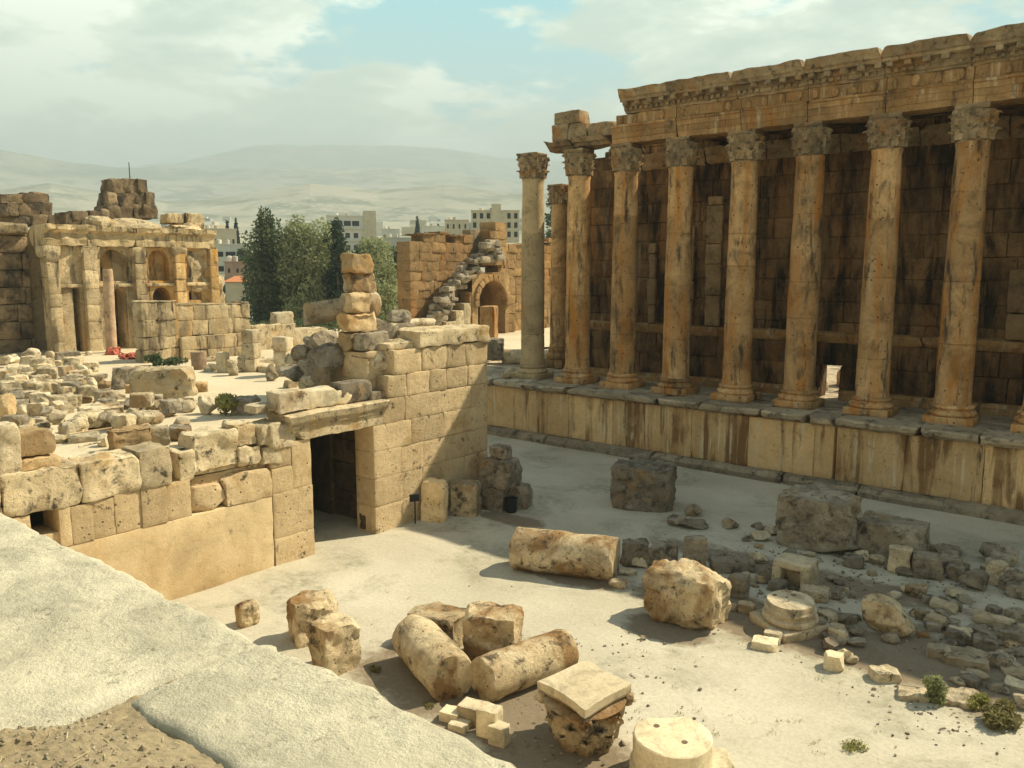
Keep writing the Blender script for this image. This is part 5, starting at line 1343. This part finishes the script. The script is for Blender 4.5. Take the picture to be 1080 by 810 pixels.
named = [(Z5(570, 440, 880, 600), 'block', 'rubble', 'wide two-piece pale block in the middle of the terrace rubble', dict(dr=.7, th=12, chips=3)), (Z5(785, 590, 1080, 790), 'block', 'split', 'orange split block at the front of the terrace rubble above the wall', dict(dr=.5, th=16, chips=3, chip=.25)),
         (Z5(800, 175, 950, 345), 'block', 'grey', 'carved cornice chunk with rows of small holes on the terrace', dict(dr=.7, th=10)), (Z1(560, 180, 822, 330), 'block', 'walltop', 'largest dark rough block on the terrace, lying on its side', dict(dr=.45, th=-8, chips=6, amp=.14)),
         (Z1(770, 248, 872, 300), 'block', 'split', 'reddish block leaning on the largest dark block of the terrace', dict(dr=.6)), (Z5(850, 380, 1050, 500), 'boulder', 'grey', 'black jagged lump below the cornice chunk on the terrace', dict())]
for b, k, m_, l, kw in named: stn(b, TZ-.02, k, m_, l, cat='stone', **kw)
rng = random.Random(17); rub = []
LM = [((98, 470), 'the orange split block'), ((108, 437), 'the wide two-piece block'), ((172, 402), 'the dark rough block'), ((130, 400), 'the carved cornice chunk'), ((141, 425), 'the black jagged lump'), ((8, 430), 'the left-margin block'), ((240, 430), 'the green bush'),
      ((266, 370), 'the stump of three blocks'), ((300, 378), 'the tall block stump'), ((60, 368), 'the dark column stumps'), ((311, 424), 'the lintel')]
LMT = LM
for i, (zf_, a, b, c, d) in enumerate(RUB):
    box = zf_(a, b, c, d); kind = 'block' if rng.random() < .45 else 'boulder'; mat = rng.choice(['rubble']*5+['walltop', 'grey', 'split']); lift = 0.
    rub.append((box, kind, mat))
n0 = len(rub)
while len(rub) < n0+75:   # second layer of middling pieces heaped on the first
    x, y = rng.uniform(-6, 178), rng.uniform(376, 458)
    if y < 378+max(0, x-85)*.55 or (x > 105 and y < 405) or y > 470-.16*x: continue
    s_ = rng.uniform(13, 24)*(.55+.5*(y-360)/100); rub.append(((x, y-s_*.72, x+s_*1.25, y+s_*.15), 'boulder' if rng.random() < .5 else 'block', rng.choice(['rubble', 'rubble', 'rubble', 'walltop', 'grey'])))
n1 = len(rub)
while len(rub) < n1+90:   # smaller pieces between them
    x, y = rng.uniform(-3, 205), rng.uniform(372, 462)
    if y < 372+max(0, x-90)*.25 or (x > 90 and y < 415 and rng.random() < .85) or y > 462-.1*x: continue
    s_ = rng.uniform(5, 13)*(.6+.5*(y-360)/100); rub.append(((x, y-s_*.8, x+s_*1.25, y+s_*.15), 'boulder' if rng.random() < .6 else 'block', rng.choice(['rubble', 'rubble', 'walltop', 'grey'])))
for i, (box, kind, mat) in enumerate(rub):
    if i < n0: cx_ = (box[0]+box[2])/2; hw_ = (box[2]-box[0])*.57; box = (cx_-hw_, box[1]-(box[3]-box[1])*.12, cx_+hw_, box[3])
    o = stn(box, TZ+(0. if i < n0 else rng.uniform(0, .12) if i >= n1 else rng.uniform(.15, .5)), kind, mat, None, th=rng.uniform(-40, 40), dr=rng.uniform(.7, 1.1), name='rubble_stone', cat='stone', group='rubble stones on the terrace', sink=.1)
    note(o, box, kind, mat, LMT)
for o, box, kind, mat in FILL: note(o, box, kind, mat, LMC)
ORD = ['nearest', 'second nearest', 'third nearest', 'fourth nearest', 'fifth nearest', 'sixth nearest', 'seventh nearest', 'eighth nearest']
for (size, shp, tone, rel, lm), lst in used.items():
    lst.sort(key=lambda a: a[0])
    for j, (_, o) in enumerate(lst):
        o['label'] = ('%s %s %s stone %s %s' % (size, shp, tone, rel, lm)) if len(lst) == 1 else ('%s %s %s %s stone %s %s' % (ORD[min(j, 7)], size, shp, tone, rel, lm))
# thin poles lying on the rubble
for i, (p, q) in enumerate((((72, 458), (118, 451)), ((83, 471), (107, 466)))):
    A, B = at(*p, Z=TZ+.45), at(*q, Z=TZ+.45); d_ = B-A; L = np.linalg.norm(d_); P, fs = lathe([(.04, 0), (.035, L)], 8); Mx = np.array(Vector(d_).to_track_quat('Z', 'Y').to_matrix()); tag(MB().add(P@Mx.T, fs).build('pole', M['rubble'], None), ('longer' if i == 0 else 'shorter')+' thin pale pole lying across the terrace rubble', 'pole'); bpy.context.scene.collection.objects[-1].location = tuple(A)
# pieces at the left end of the temple platform
shaft('pillar_stub', 516, 322, 372, 4.6, .75, 'column', 'short square pillar standing at the far left of the temple platform', 'pillar', seed=91, X=-53., sq=True)
stn((512, 356, 531, 380), 5., 'block', 'grey', 'low block beside the short square pillar')
A, B = G(530, 383, 4.6), G(600, 386, 4.6); lying(A, A+(B-A)*1.0, .75, 92, 'rubble', 'pale fallen shaft lying behind the lone column', group='fallen shaft on the temple platform')
for i, b in enumerate(((532, 386, 545, 396), (543, 388, 556, 397), (573, 386, 585, 394), (528, 392, 540, 400))): stn(b, 4.6, 'boulder', 'rubble', ('leftmost small', 'second small', 'rightmost small', 'nearest small')[i]+' sunlit stone on the platform around the lone column')
for i, (x, y, s_) in enumerate(((-18.6, 63, 1.2), (-19.6, 66, 1.8), (-20.6, 62, .9), (-18.0, 68, 2.4))):
    P, fs = block(s_, s_, s_*.8, 95+i, cell=.3, chips=5, chip=.4, amp=.06, r=.1); o = MB().add(P, fs).build('stone_block', M['rubble']); o.location = (x, y, PZ); tag(o, ('small', 'middle-sized', 'smallest', 'largest')[i]+' sunlit stone seen through the hole in the cella wall', 'stone')
# the lone column at the temple's left end
lc = empty('lone_column', (-42.1, 53.95, PZ)); tag(lc, 'lone grey-tan column at the left end of the temple carrying nothing', 'column')
(P, fs), b, c = column_parts(-42.1, 53.95, PZ, 23.05, 777, rb=.98, rt=.88)
M['lone'] = stone('lone_column_stone', (.50, .39, .24), (.38, .285, .17), stain=(.42, .25, .10), stain_lo=.58, dark_lo=.58, dark_hi=.72, sc=.8, streak=1., pits=.8)
MB().add(P, fs).build('shaft', M['lone'], lc, (-42.1, 53.95, PZ)); b.build('base', M['lone'], lc, (-42.1, 53.95, PZ)); c.build('capital', M['carved'], lc, (-42.1, 53.95, 21))

# gravel around the rubble of the court
rng = random.Random(12); mb = MB()
for i in range(1500):
    u = rng.random()
    if u < .6: x, y = rng.uniform(690, 1080), 0; y = 560+(x-690)*.12+abs(rng.gauss(0, 1))*42
    elif u < .8: x, y = rng.gauss(600, 60), rng.gauss(740, 45)
    else: x, y = rng.gauss(1010, 45), rng.gauss(735, 25)
    q = G(x, y); s_ = rng.uniform(.012, .045)*(2. if rng.random() < .08 else 1)
    if q[1] > 50 or q[1] < 3: continue
    I, fs = lattice(1, 1, 1); P = (I-.5)*2*s_*np.array([1, rng.uniform(.6, 1.3), .7]); P += np.array([[rng.uniform(-.35, .35)*s_ for _ in range(3)] for _ in range(len(P))]); mb.add(rot(P, rng.random()*6, rng.random(), 0)+np.array([q[0], q[1], .01]), fs)
tag(mb.build('gravel', M['grey'], sharp=None), kind='stuff')
# ------------------------------------------------------------------ trees, bushes
def leafmat(name, c1, c2):
    t = NT(name); g = t.n('ShaderNodeNewGeometry'); t.color(t.ramp(g.outputs['Random Per Island'], [(0., c1), (1., c2)])); t.b.inputs['Roughness'].default_value = .75
    tr = t.n('ShaderNodeBsdfTranslucent'); mx = t.n('ShaderNodeMixShader'); mx.inputs[0].default_value = .42; t.l(t.ramp(g.outputs['Random Per Island'], [(0., c1), (1., c2)]), tr.inputs[0])
    t.l(t.b.outputs[0], mx.inputs[1]); t.l(tr.outputs[0], mx.inputs[2]); t.l(mx.outputs[0], t.out.inputs[0]); return t.m


M['leaf_dark'] = leafmat('dark_conifer_leaves', (.055, .08, .042), (.16, .20, .10))
M['leaf_mid'] = leafmat('grey_green_leaves', (.20, .23, .11), (.42, .44, .24))
M['leaf_cyp'] = leafmat('cypress_leaves', (.025, .045, .03), (.05, .08, .045))
M['leaf_yel'] = leafmat('yellow_green_leaves', (.22, .22, .07), (.42, .40, .15))
M['leaf_dry'] = leafmat('dry_weed_leaves', (.16, .15, .06), (.32, .28, .13))
M['bark'] = plain('bark', (.16, .12, .08), .95, .4)


def leaves(cl, n, size, rng, up=.3):
    """n leaf-sized faces spread through the clumps cl=[(x,y,z,rx,rz)]"""
    wts = np.array([c[3]**2*c[4] for c in cl]); wts = wts/wts.sum(); V = np.zeros((n, 4, 3)); idx = np.searchsorted(np.cumsum(wts), [rng.random() for _ in range(n)]); idx = np.clip(idx, 0, len(cl)-1)
    g = np.random.RandomState(rng.randrange(10**6)); d = g.normal(size=(n, 3)); d /= np.linalg.norm(d, axis=1, keepdims=True); rad = g.uniform(.25, 1, n)**.45
    C = np.array(cl)[idx]; pos = C[:, :3]+d*rad[:, None]*np.column_stack([C[:, 3], C[:, 3], C[:, 4]])
    a = g.normal(size=(n, 3)); a[:, 2] += up; a /= np.linalg.norm(a, axis=1, keepdims=True); b = np.cross(a, g.normal(size=(n, 3))); b /= np.linalg.norm(b, axis=1, keepdims=True); s = size*g.uniform(.6, 1.4, n)[:, None]
    V[:, 0] = pos-a*s; V[:, 1] = pos+b*s*.45; V[:, 2] = pos+a*s; V[:, 3] = pos-b*s*.45
    return V.reshape(-1, 3), [(4*i, 4*i+1, 4*i+2, 4*i+3) for i in range(n)]


def limb(mb, p0, p1, r0, r1, n=7, seed=0):
    p0, p1 = np.array(p0, float), np.array(p1, float); m = 5; ang = np.linspace(0, 2*math.pi, n, endpoint=False); d = p1-p0; L = np.linalg.norm(d); d /= L; u = np.cross(d, [.3, .5, .8]); u /= np.linalg.norm(u); v_ = np.cross(d, u); P = []
    for k in range(m):
        t = k/(m-1); c_ = p0+(p1-p0)*t+(u*math.sin(t*3+seed)+v_*math.cos(t*4+seed))*L*.03*math.sin(t*math.pi); r = r0+(r1-r0)*t
        P += [c_+(u*math.cos(a)+v_*math.sin(a))*r for a in ang]
    mb.add(P, [(k*n+j, k*n+(j+1) % n, (k+1)*n+(j+1) % n, (k+1)*n+j) for k in range(m-1) for j in range(n)])


def tree(name, px, dist, ytop, width_px, kind, mat, lab, seed, zb=None, nl=5200, group=None):
    rng = random.Random(seed); d0 = _fw*0+_fh; az = YAW-math.atan((px-CX)/863.5); x, y = -math.sin(az)*dist, math.cos(az)*dist; dd = dist*math.cos(az-YAW)
    zb = zb if zb is not None else float(terrain_h(np.array([az]), np.array([dist]))[0]); zt = H+dd*(284-ytop)/863.5; h = zt-zb; wr = width_px/2*dd/863.5*1.12
    root = empty(name, (x, y, zb)); tag(root, lab, 'tree', group); tk = MB(); cl = []
    if kind == 'poplar':
        limb(tk, (x, y, zb), (x, y, zb+h*.8), .35, .08, seed=seed)
        for i in range(80):
            t = .04+.96*(i+.5)/80; e = wr*max(.2, math.sin((.16+t*.74)*math.pi))**.8*rng.uniform(.45, 1.1); a = rng.random()*6.28; r_ = wr*rng.uniform(.30, .46)*(1.1-t*.5); off = max(0, e-r_)
            cl.append((x+math.cos(a)*off, y+math.sin(a)*off, zb+h*(.05+.93*t)-r_*.5, r_, r_*1.7))
            if i % 8 == 0: limb(tk, (x, y, zb+h*t*.6), (x+math.cos(a)*off, y+math.sin(a)*off, zb+h*t*.9), .1, .03, 5, i)
    elif kind == 'round':
        limb(tk, (x, y, zb), (x+.2, y, zb+h*.35), .4, .28, seed=seed)
        lob = [rng.uniform(.8, 1.15) for _ in range(7)]
        for i in range(85):
            t = .08+.92*(i+.5)/85; e = wr*max(.1, math.sin((.25+t*.62)*math.pi))**.55*lob[int((a:=rng.random()*6.28)/6.28*7) % 7]; r_ = wr*rng.uniform(.22, .38); off = max(0, e-r_)*rng.uniform(.3, 1)**.5
            p = (x+math.cos(a)*off, y+math.sin(a)*off, zb+h*(.1+.9*t)-r_); cl.append((*p, r_, r_*rng.uniform(.7, 1.2)))
            if i % 6 == 0: limb(tk, (x+.2, y, zb+h*rng.uniform(.2, .36)), p, .16, .03, 5, i)
    else:
        limb(tk, (x, y, zb), (x, y, zb+h*.9), .25*max(.3, wr/2), .04, seed=seed)
        for i in range(26): t = i/25; r_ = wr*(math.sin((.12+.88*t)*math.pi*.95)**.7*.6+.2)*(1.12-t*.8); a = i*2.4; cl.append((x+math.cos(a)*r_*.35, y+math.sin(a)*r_*.35, zb+h*(.04+.92*t), r_*.8, h*.06))
    P, fs = leaves(cl, nl, max(.16, .30*dist/140), rng, .4 if kind != 'cypress' else 1.2)
    MB().add(P, fs).build('crown', M[mat], root, (x, y, zb), sharp=None); tk.build('trunk', M['bark'], root, (x, y, zb))
    return root


TG = 'trees behind the terrace'
tree('poplar_tree', 281, 148, 225, 60, 'poplar', 'leaf_dark', 'tall dark green tree at the left of the row behind the terrace', 1, 3, 17000, TG)
tree('broadleaf_tree', 328, 146, 227, 82, 'round', 'leaf_mid', 'broad light green tree, widest of the row behind the terrace', 2, 3, 17000, TG)
tree('cypress_tree', 357, 140, 232, 40, 'poplar', 'leaf_cyp', 'narrow dark cypress between two light green trees', 3, 3, 8000, TG)
tree('broadleaf_tree', 394, 144, 246, 66, 'round', 'leaf_mid', 'light green tree behind the leaning stack of blocks', 4, 3, 12000, TG)
tree('broadleaf_tree', 424, 150, 258, 44, 'round', 'leaf_dark', 'dark bushy tree beside the orange vaulted ruin', 5, 3, 7000, TG)
tree('broadleaf_tree', 352, 155, 256, 60, 'round', 'leaf_mid', 'light green tree low behind the narrow cypress', 6, 3, 7000, TG)
tree('broadleaf_tree', 306, 168, 262, 50, 'round', 'leaf_dark', 'bushy tree filling the gap right of the tall dark tree', 7, 3, 8000, TG)
tree('broadleaf_tree', 376, 165, 268, 46, 'round', 'leaf_mid', 'low leafy tree right behind the top of the leaning stack', 8, 3, 7000, TG)
tree('broadleaf_tree', 342, 160, 250, 62, 'round', 'leaf_mid', 'rounded green tree between the broad light tree and the cypress', 61, 3, 8000, TG)
tree('broadleaf_tree', 410, 158, 258, 52, 'round', 'leaf_mid', 'light green tree before the grey house left of the vaulted ruin', 62, 3, 8000, TG)
tree('broadleaf_tree', 585, 170, 203, 34, 'round', 'leaf_dark', 'green tree seen between the lone column and the temple', 9, 4, 4000)
for i, (px, yt, wp, dist, lab) in enumerate(((242, 233, 6, 360, 'slim far cypress left of its taller twin'), (251, 230, 7, 360, 'taller of two slim far cypresses over the cream building'), (441, 228, 7, 420, 'small far cypress above the left part of the vaulted ruin'), (463, 236, 6, 420, 'tiny far cypress right above the vaulted ruin'))):
    tree('cypress_tree', px, dist, yt, wp, 'cypress', 'leaf_cyp', lab, 20+i, None, 1200, 'far cypresses')
for i, (px, yt, wp, dist, lab) in enumerate(((222, 252, 22, 260, 'dark round tree right behind the exedra'), (236, 300, 24, 200, 'dark tree by the red-roofed house'), (300, 268, 30, 210, 'green tree behind the tall dark tree'), (258, 262, 20, 250, 'small dark tree above the red-roofed house'), (412, 262, 20, 260, 'far green tree right of the pale apartment block'))):
    tree('broadleaf_tree', px, dist, yt, wp, 'round', 'leaf_dark' if i != 2 else 'leaf_mid', lab, 30+i, None, 2200, 'town trees')


def bush(name, px, py, Z, rad, hgt, mat, lab, seed, n=900, leaf=.07, cat='bush', X=None):
    rng = random.Random(seed); q = at(px, py, Z=Z); cl = []
    for i in range(9): a = rng.random()*6.28; o_ = rad*rng.uniform(0, .62); cl.append((q[0]+math.cos(a)*o_, q[1]+math.sin(a)*o_, q[2]+hgt*rng.uniform(.12, .72), rad*rng.uniform(.26, .48), hgt*rng.uniform(.2, .34)))
    P, fs = leaves(cl, n, leaf, rng, .8); root = empty(name, q); tag(root, lab, cat); MB().add(P, fs).build('foliage', M[mat], root, q, sharp=None); mb = MB()
    for i in range(7): limb(mb, q+np.array([0, 0, -.03]), cl[i][:3], .025, .008, 5, i)
    mb.build('stems', M['bark'], root, q)


bush('bush', 982, 741, 0, .48, 1.05, 'leaf_mid', 'round green bush among sunlit stones at the lower right', 1, 1500, .06)
bush('weed', 1050, 762, 0, .75, .7, 'leaf_dry', 'dry yellowish weeds at the right of the round bush', 2, 1300, .08, 'weed')
bush('weed', 1030, 745, 0, .5, .45, 'leaf_yel', 'low bright green weed between round bush and dry weeds', 3, 700, .06, 'weed')
bush('bush', 238, 438, 6.2, 1.05, 1.2, 'leaf_yel', 'yellow-green bush growing in the terrace rubble', 4, 2000, .08)
bush('bush', 166, 386, 6.2, 1.1, 1., 'leaf_dark', 'dark shrub at the foot of the stone pier', 5, 900, .13)
bush('bush', 187, 387, 6.2, 1.2, .8, 'leaf_dark', 'low grey shrub right of the stone pier foot', 6, 800, .13)
for i, (px, py, Z, r_) in enumerate(((395, 707, 0, .3), (898, 788, 0, .5), (455, 745, 0, .3), (590, 690, 0, .2))):
    bush('grass_tuft', px, py, Z, r_, .14, 'leaf_dry' if i != 1 else 'leaf_yel', ('small grass tuft at the left end of the pocked drum', 'bright green grass patch on the sand at the lower right', 'yellow tuft under the pocked round end', 'tiny tuft at the end of the fallen drum')[i], 40+i, 420, .04, 'grass')
rng = random.Random(66); mb = MB()   # scattered dry weeds
for i in range(150):
    u = rng.random()
    if u < .5: px, py = rng.uniform(560, 960), rng.uniform(665, 800)
    elif u < .8: px, py = rng.uniform(690, 1080), rng.gauss(650, 30)
    else: px, py = rng.uniform(350, 600), rng.uniform(600, 760)
    q = at(px, py, Z=0.)
    for k in range(rng.randrange(5, 16)):
        a = rng.random()*6.28; L = rng.uniform(.03, .11); b_ = q+np.array([rng.gauss(0, .09), rng.gauss(0, .09), 0]); d = np.array([math.cos(a)*L*.7, math.sin(a)*L*.7, L*rng.uniform(.3, 1.)]); n_ = np.array([-math.sin(a), math.cos(a), 0])*.012
        mb.add([b_-n_, b_+n_, b_+d], [(0, 1, 2)])
tag(mb.build('dry_weeds', M['leaf_dry'], sharp=None), kind='stuff')
# hedge behind the garden wall
mb = MB(); rng = random.Random(4); cl = [(-80+rng.uniform(-1, 1), 52+i*1.2, 6.9+rng.uniform(0, .5), 1.1, .9) for i in range(16)]; P, fs = leaves(cl, 5000, .16, rng); mb.add(P, fs); tag(mb.build('hedge', M['leaf_dark'], None, (-80, 60, 6), sharp=None), 'dark clipped hedge behind the low garden wall', 'hedge')

# ------------------------------------------------------------------ the town beyond
M['cream'] = plain('cream_render', (.58, .50, .36), .9, .12, .3); M['greyw'] = plain('grey_render', (.42, .40, .35), .9, .12, .3); M['pinkw'] = plain('pink_block_wall', (.46, .30, .22), .9, .2, .3)
M['tile'] = plain('red_roof_tiles', (.48, .19, .085), .85, .25, 2.); M['glassdark'] = plain('dark_window', (.035, .035, .035), .4, .1); M['white'] = plain('white_render', (.68, .64, .54), .9, .1, .3)


def house(name, px0, px1, ytop, ybot, dist, lab, mat='cream', floors=3, cols=5, dep=10., roof=None, win=(.5, .5), parapet=.5, cat='building', rz=0., balc=False, windows=True, tower=None):
    pm = (px0+px1)/2; az = YAW-math.atan((pm-CX)/863.5); x, y = -math.sin(az)*dist, math.cos(az)*dist; dd = dist*math.cos(az-YAW); wd = (px1-px0)*dd/863.5; z1 = H+dd*(284-ytop)/863.5; z0 = H+dd*(284-ybot)/863.5-2.; h = z1-z0
    root = empty(name, (x, y, z0)); root.rotation_euler.z = az+rz; tag(root, lab, cat, 'houses of the town')

    def bx(nm, x0, x1, y0, y1, a, b, m, par=root):
        P, fs = block(x1-x0, y1-y0, b-a, 1, cell=99, r=.03, amp=0, chips=0); P = P+np.array([(x0+x1)/2, (y0+y1)/2, a]); o = MB().add(P, fs).build(nm, M[m], sharp=None); o.parent = par; return o
    bx('wall', -wd/2, wd/2, -dep/2, dep/2, 0, h, mat)
    if roof == 'hip':
        oh = .5; rh = 1.9*wd/8; P = [(-wd/2-oh, -dep/2-oh, h), (wd/2+oh, -dep/2-oh, h), (wd/2+oh, dep/2+oh, h), (-wd/2-oh, dep/2+oh, h), (-wd*.12, 0, h+rh), (wd*.12, 0, h+rh)]
        P = [(a, b, c+.05) for a, b, c in P]; o = MB().add(P, [(0, 1, 5, 4), (1, 2, 5), (2, 3, 4, 5), (3, 0, 4), (3, 2, 1, 0)]).build('roof', M['tile'], sharp=None); o.parent = root
    else: bx('roof', -wd/2-.25, wd/2+.25, -dep/2-.25, dep/2+.25, h+.004, h+.3, mat)
    if not roof:
        for k_ in range(2):
            P, fs = lathe([(.001, 0), (.7, 0), (.7, 1.3), (.001, 1.45)], 12); o_ = MB().add(P+np.array([wd*(-.3+.22*k_), dep*.1, h+.3]), fs).build('water_tank', M['greyw' if k_ else 'white']); o_.parent = root
    if tower: bx('stair_tower', wd*tower[0], wd*tower[1], -dep/2-.6, dep/2, 0, h+tower[2], 'cream')
    if windows:
        fh = (h-1)/floors
        for f in range(floors):
            for c_ in range(cols):
                cx = -wd/2+wd*(c_+.5)/cols
                if tower and wd*tower[0]-.5 < cx < wd*tower[1]+.5: continue
                ww, wh = wd/cols*win[0], fh*win[1]; zb = .9+f*fh+fh*.2
                if balc and f == floors-1: ww = wd/cols*.85
                wf = bx('window', cx-ww/2, cx+ww/2, -dep/2-.07, -dep/2+.2, zb, zb+wh, 'glassdark')
            if balc: bx('balcony', -wd/2, wd/2*(.6 if tower else 1), -dep/2-1.1, -dep/2-.01, .75+f*fh, 1.05+f*fh, 'white')
    return root


house('apartment_block', 347, 397, 230, 264, 350, 'pale three-storey apartment block with dark windows and a cream stair tower', 'white', 3, 6, 14., win=(.55, .42), tower=(.24, .5, 2.2), balc=True)
house('cream_house', 216, 250, 243, 262, 330, 'cream flat-roofed building just right of the exedra top', 'cream', 1, 5, 10., win=(.3, .35))
house('town_house', 226, 262, 259, 285, 260, 'white house with a wide dark opening below the cream building', 'white', 2, 3, 10., win=(.8, .35))
house('brick_house', 238, 263, 277, 298, 220, 'reddish unplastered house above the red roof', 'pinkw', 2, 3, 9., win=(.25, .35))
house('red_roofed_house', 238, 263, 297, 318, 190, 'house with a red hipped tile roof', 'cream', 1, 2, 9., 'hip', win=(.2, .4), windows=False)
house('concrete_house', 406, 436, 252, 272, 330, 'grey house with a pale band left of the vaulted ruin', 'greyw', 1, 3, 10., win=(.3, .45))
house('town_house', 404, 422, 243, 256, 420, 'small pale far house over the grey house', 'white', 1, 3, 10., win=(.35, .4))
house('arcaded_building', 498, 547, 225, 250, 300, 'pale building with rows of arched openings above the vaulted ruin', 'cream', 3, 7, 14., win=(.5, .6), tower=(-.08, .12, 2.4))
house('town_house', 470, 494, 234, 252, 330, 'cream far house left of the arcaded building', 'cream', 2, 4, 10., win=(.3, .45))
house('town_house', 446, 470, 240, 254, 400, 'low far house over the vaulted ruin', 'white', 1, 4, 10., win=(.3, .45))
house('town_house', 196, 218, 246, 262, 420, 'far pale house behind the exedra right shoulder', 'white', 2, 3, 10.)
house('long_shed', 322, 362, 317, 334, 165, 'low whitish shed behind the trees', 'white', 1, 5, 6., win=(.6, .4))
rng = random.Random(77)
for i in range(26):   # scattered far houses on the slope
    px = rng.uniform(165, 560); dist = rng.uniform(600, 1700); az = YAW-math.atan((px-CX)/863.5); x, y = -math.sin(az)*dist, math.cos(az)*dist; z0 = float(terrain_h(np.array([az]), np.array([dist]))[0])
    root = empty('far_house', (x, y, z0)); root.rotation_euler.z = az+rng.uniform(-.5, .5); w_, h_ = rng.uniform(10, 22), rng.uniform(6, 12)
    P, fs = block(w_, 12, h_+2, 1, cell=99, r=.05, amp=0, chips=0); P[:, 2] -= 2; o = MB().add(P, fs).build('wall', M[rng.choice(['white', 'cream', 'greyw'])], sharp=None); o.parent = root
    P, fs = block(w_*.3, 4, 2.5, 1, cell=99, r=.05, amp=0, chips=0); P[:, 2] += h_+.003; o = MB().add(P, fs).build('roof_room', M['white'], sharp=None); o.parent = root
    tag(root, 'small hazy house scattered on the slope beyond the town', 'house', 'hazy houses on the far slope')
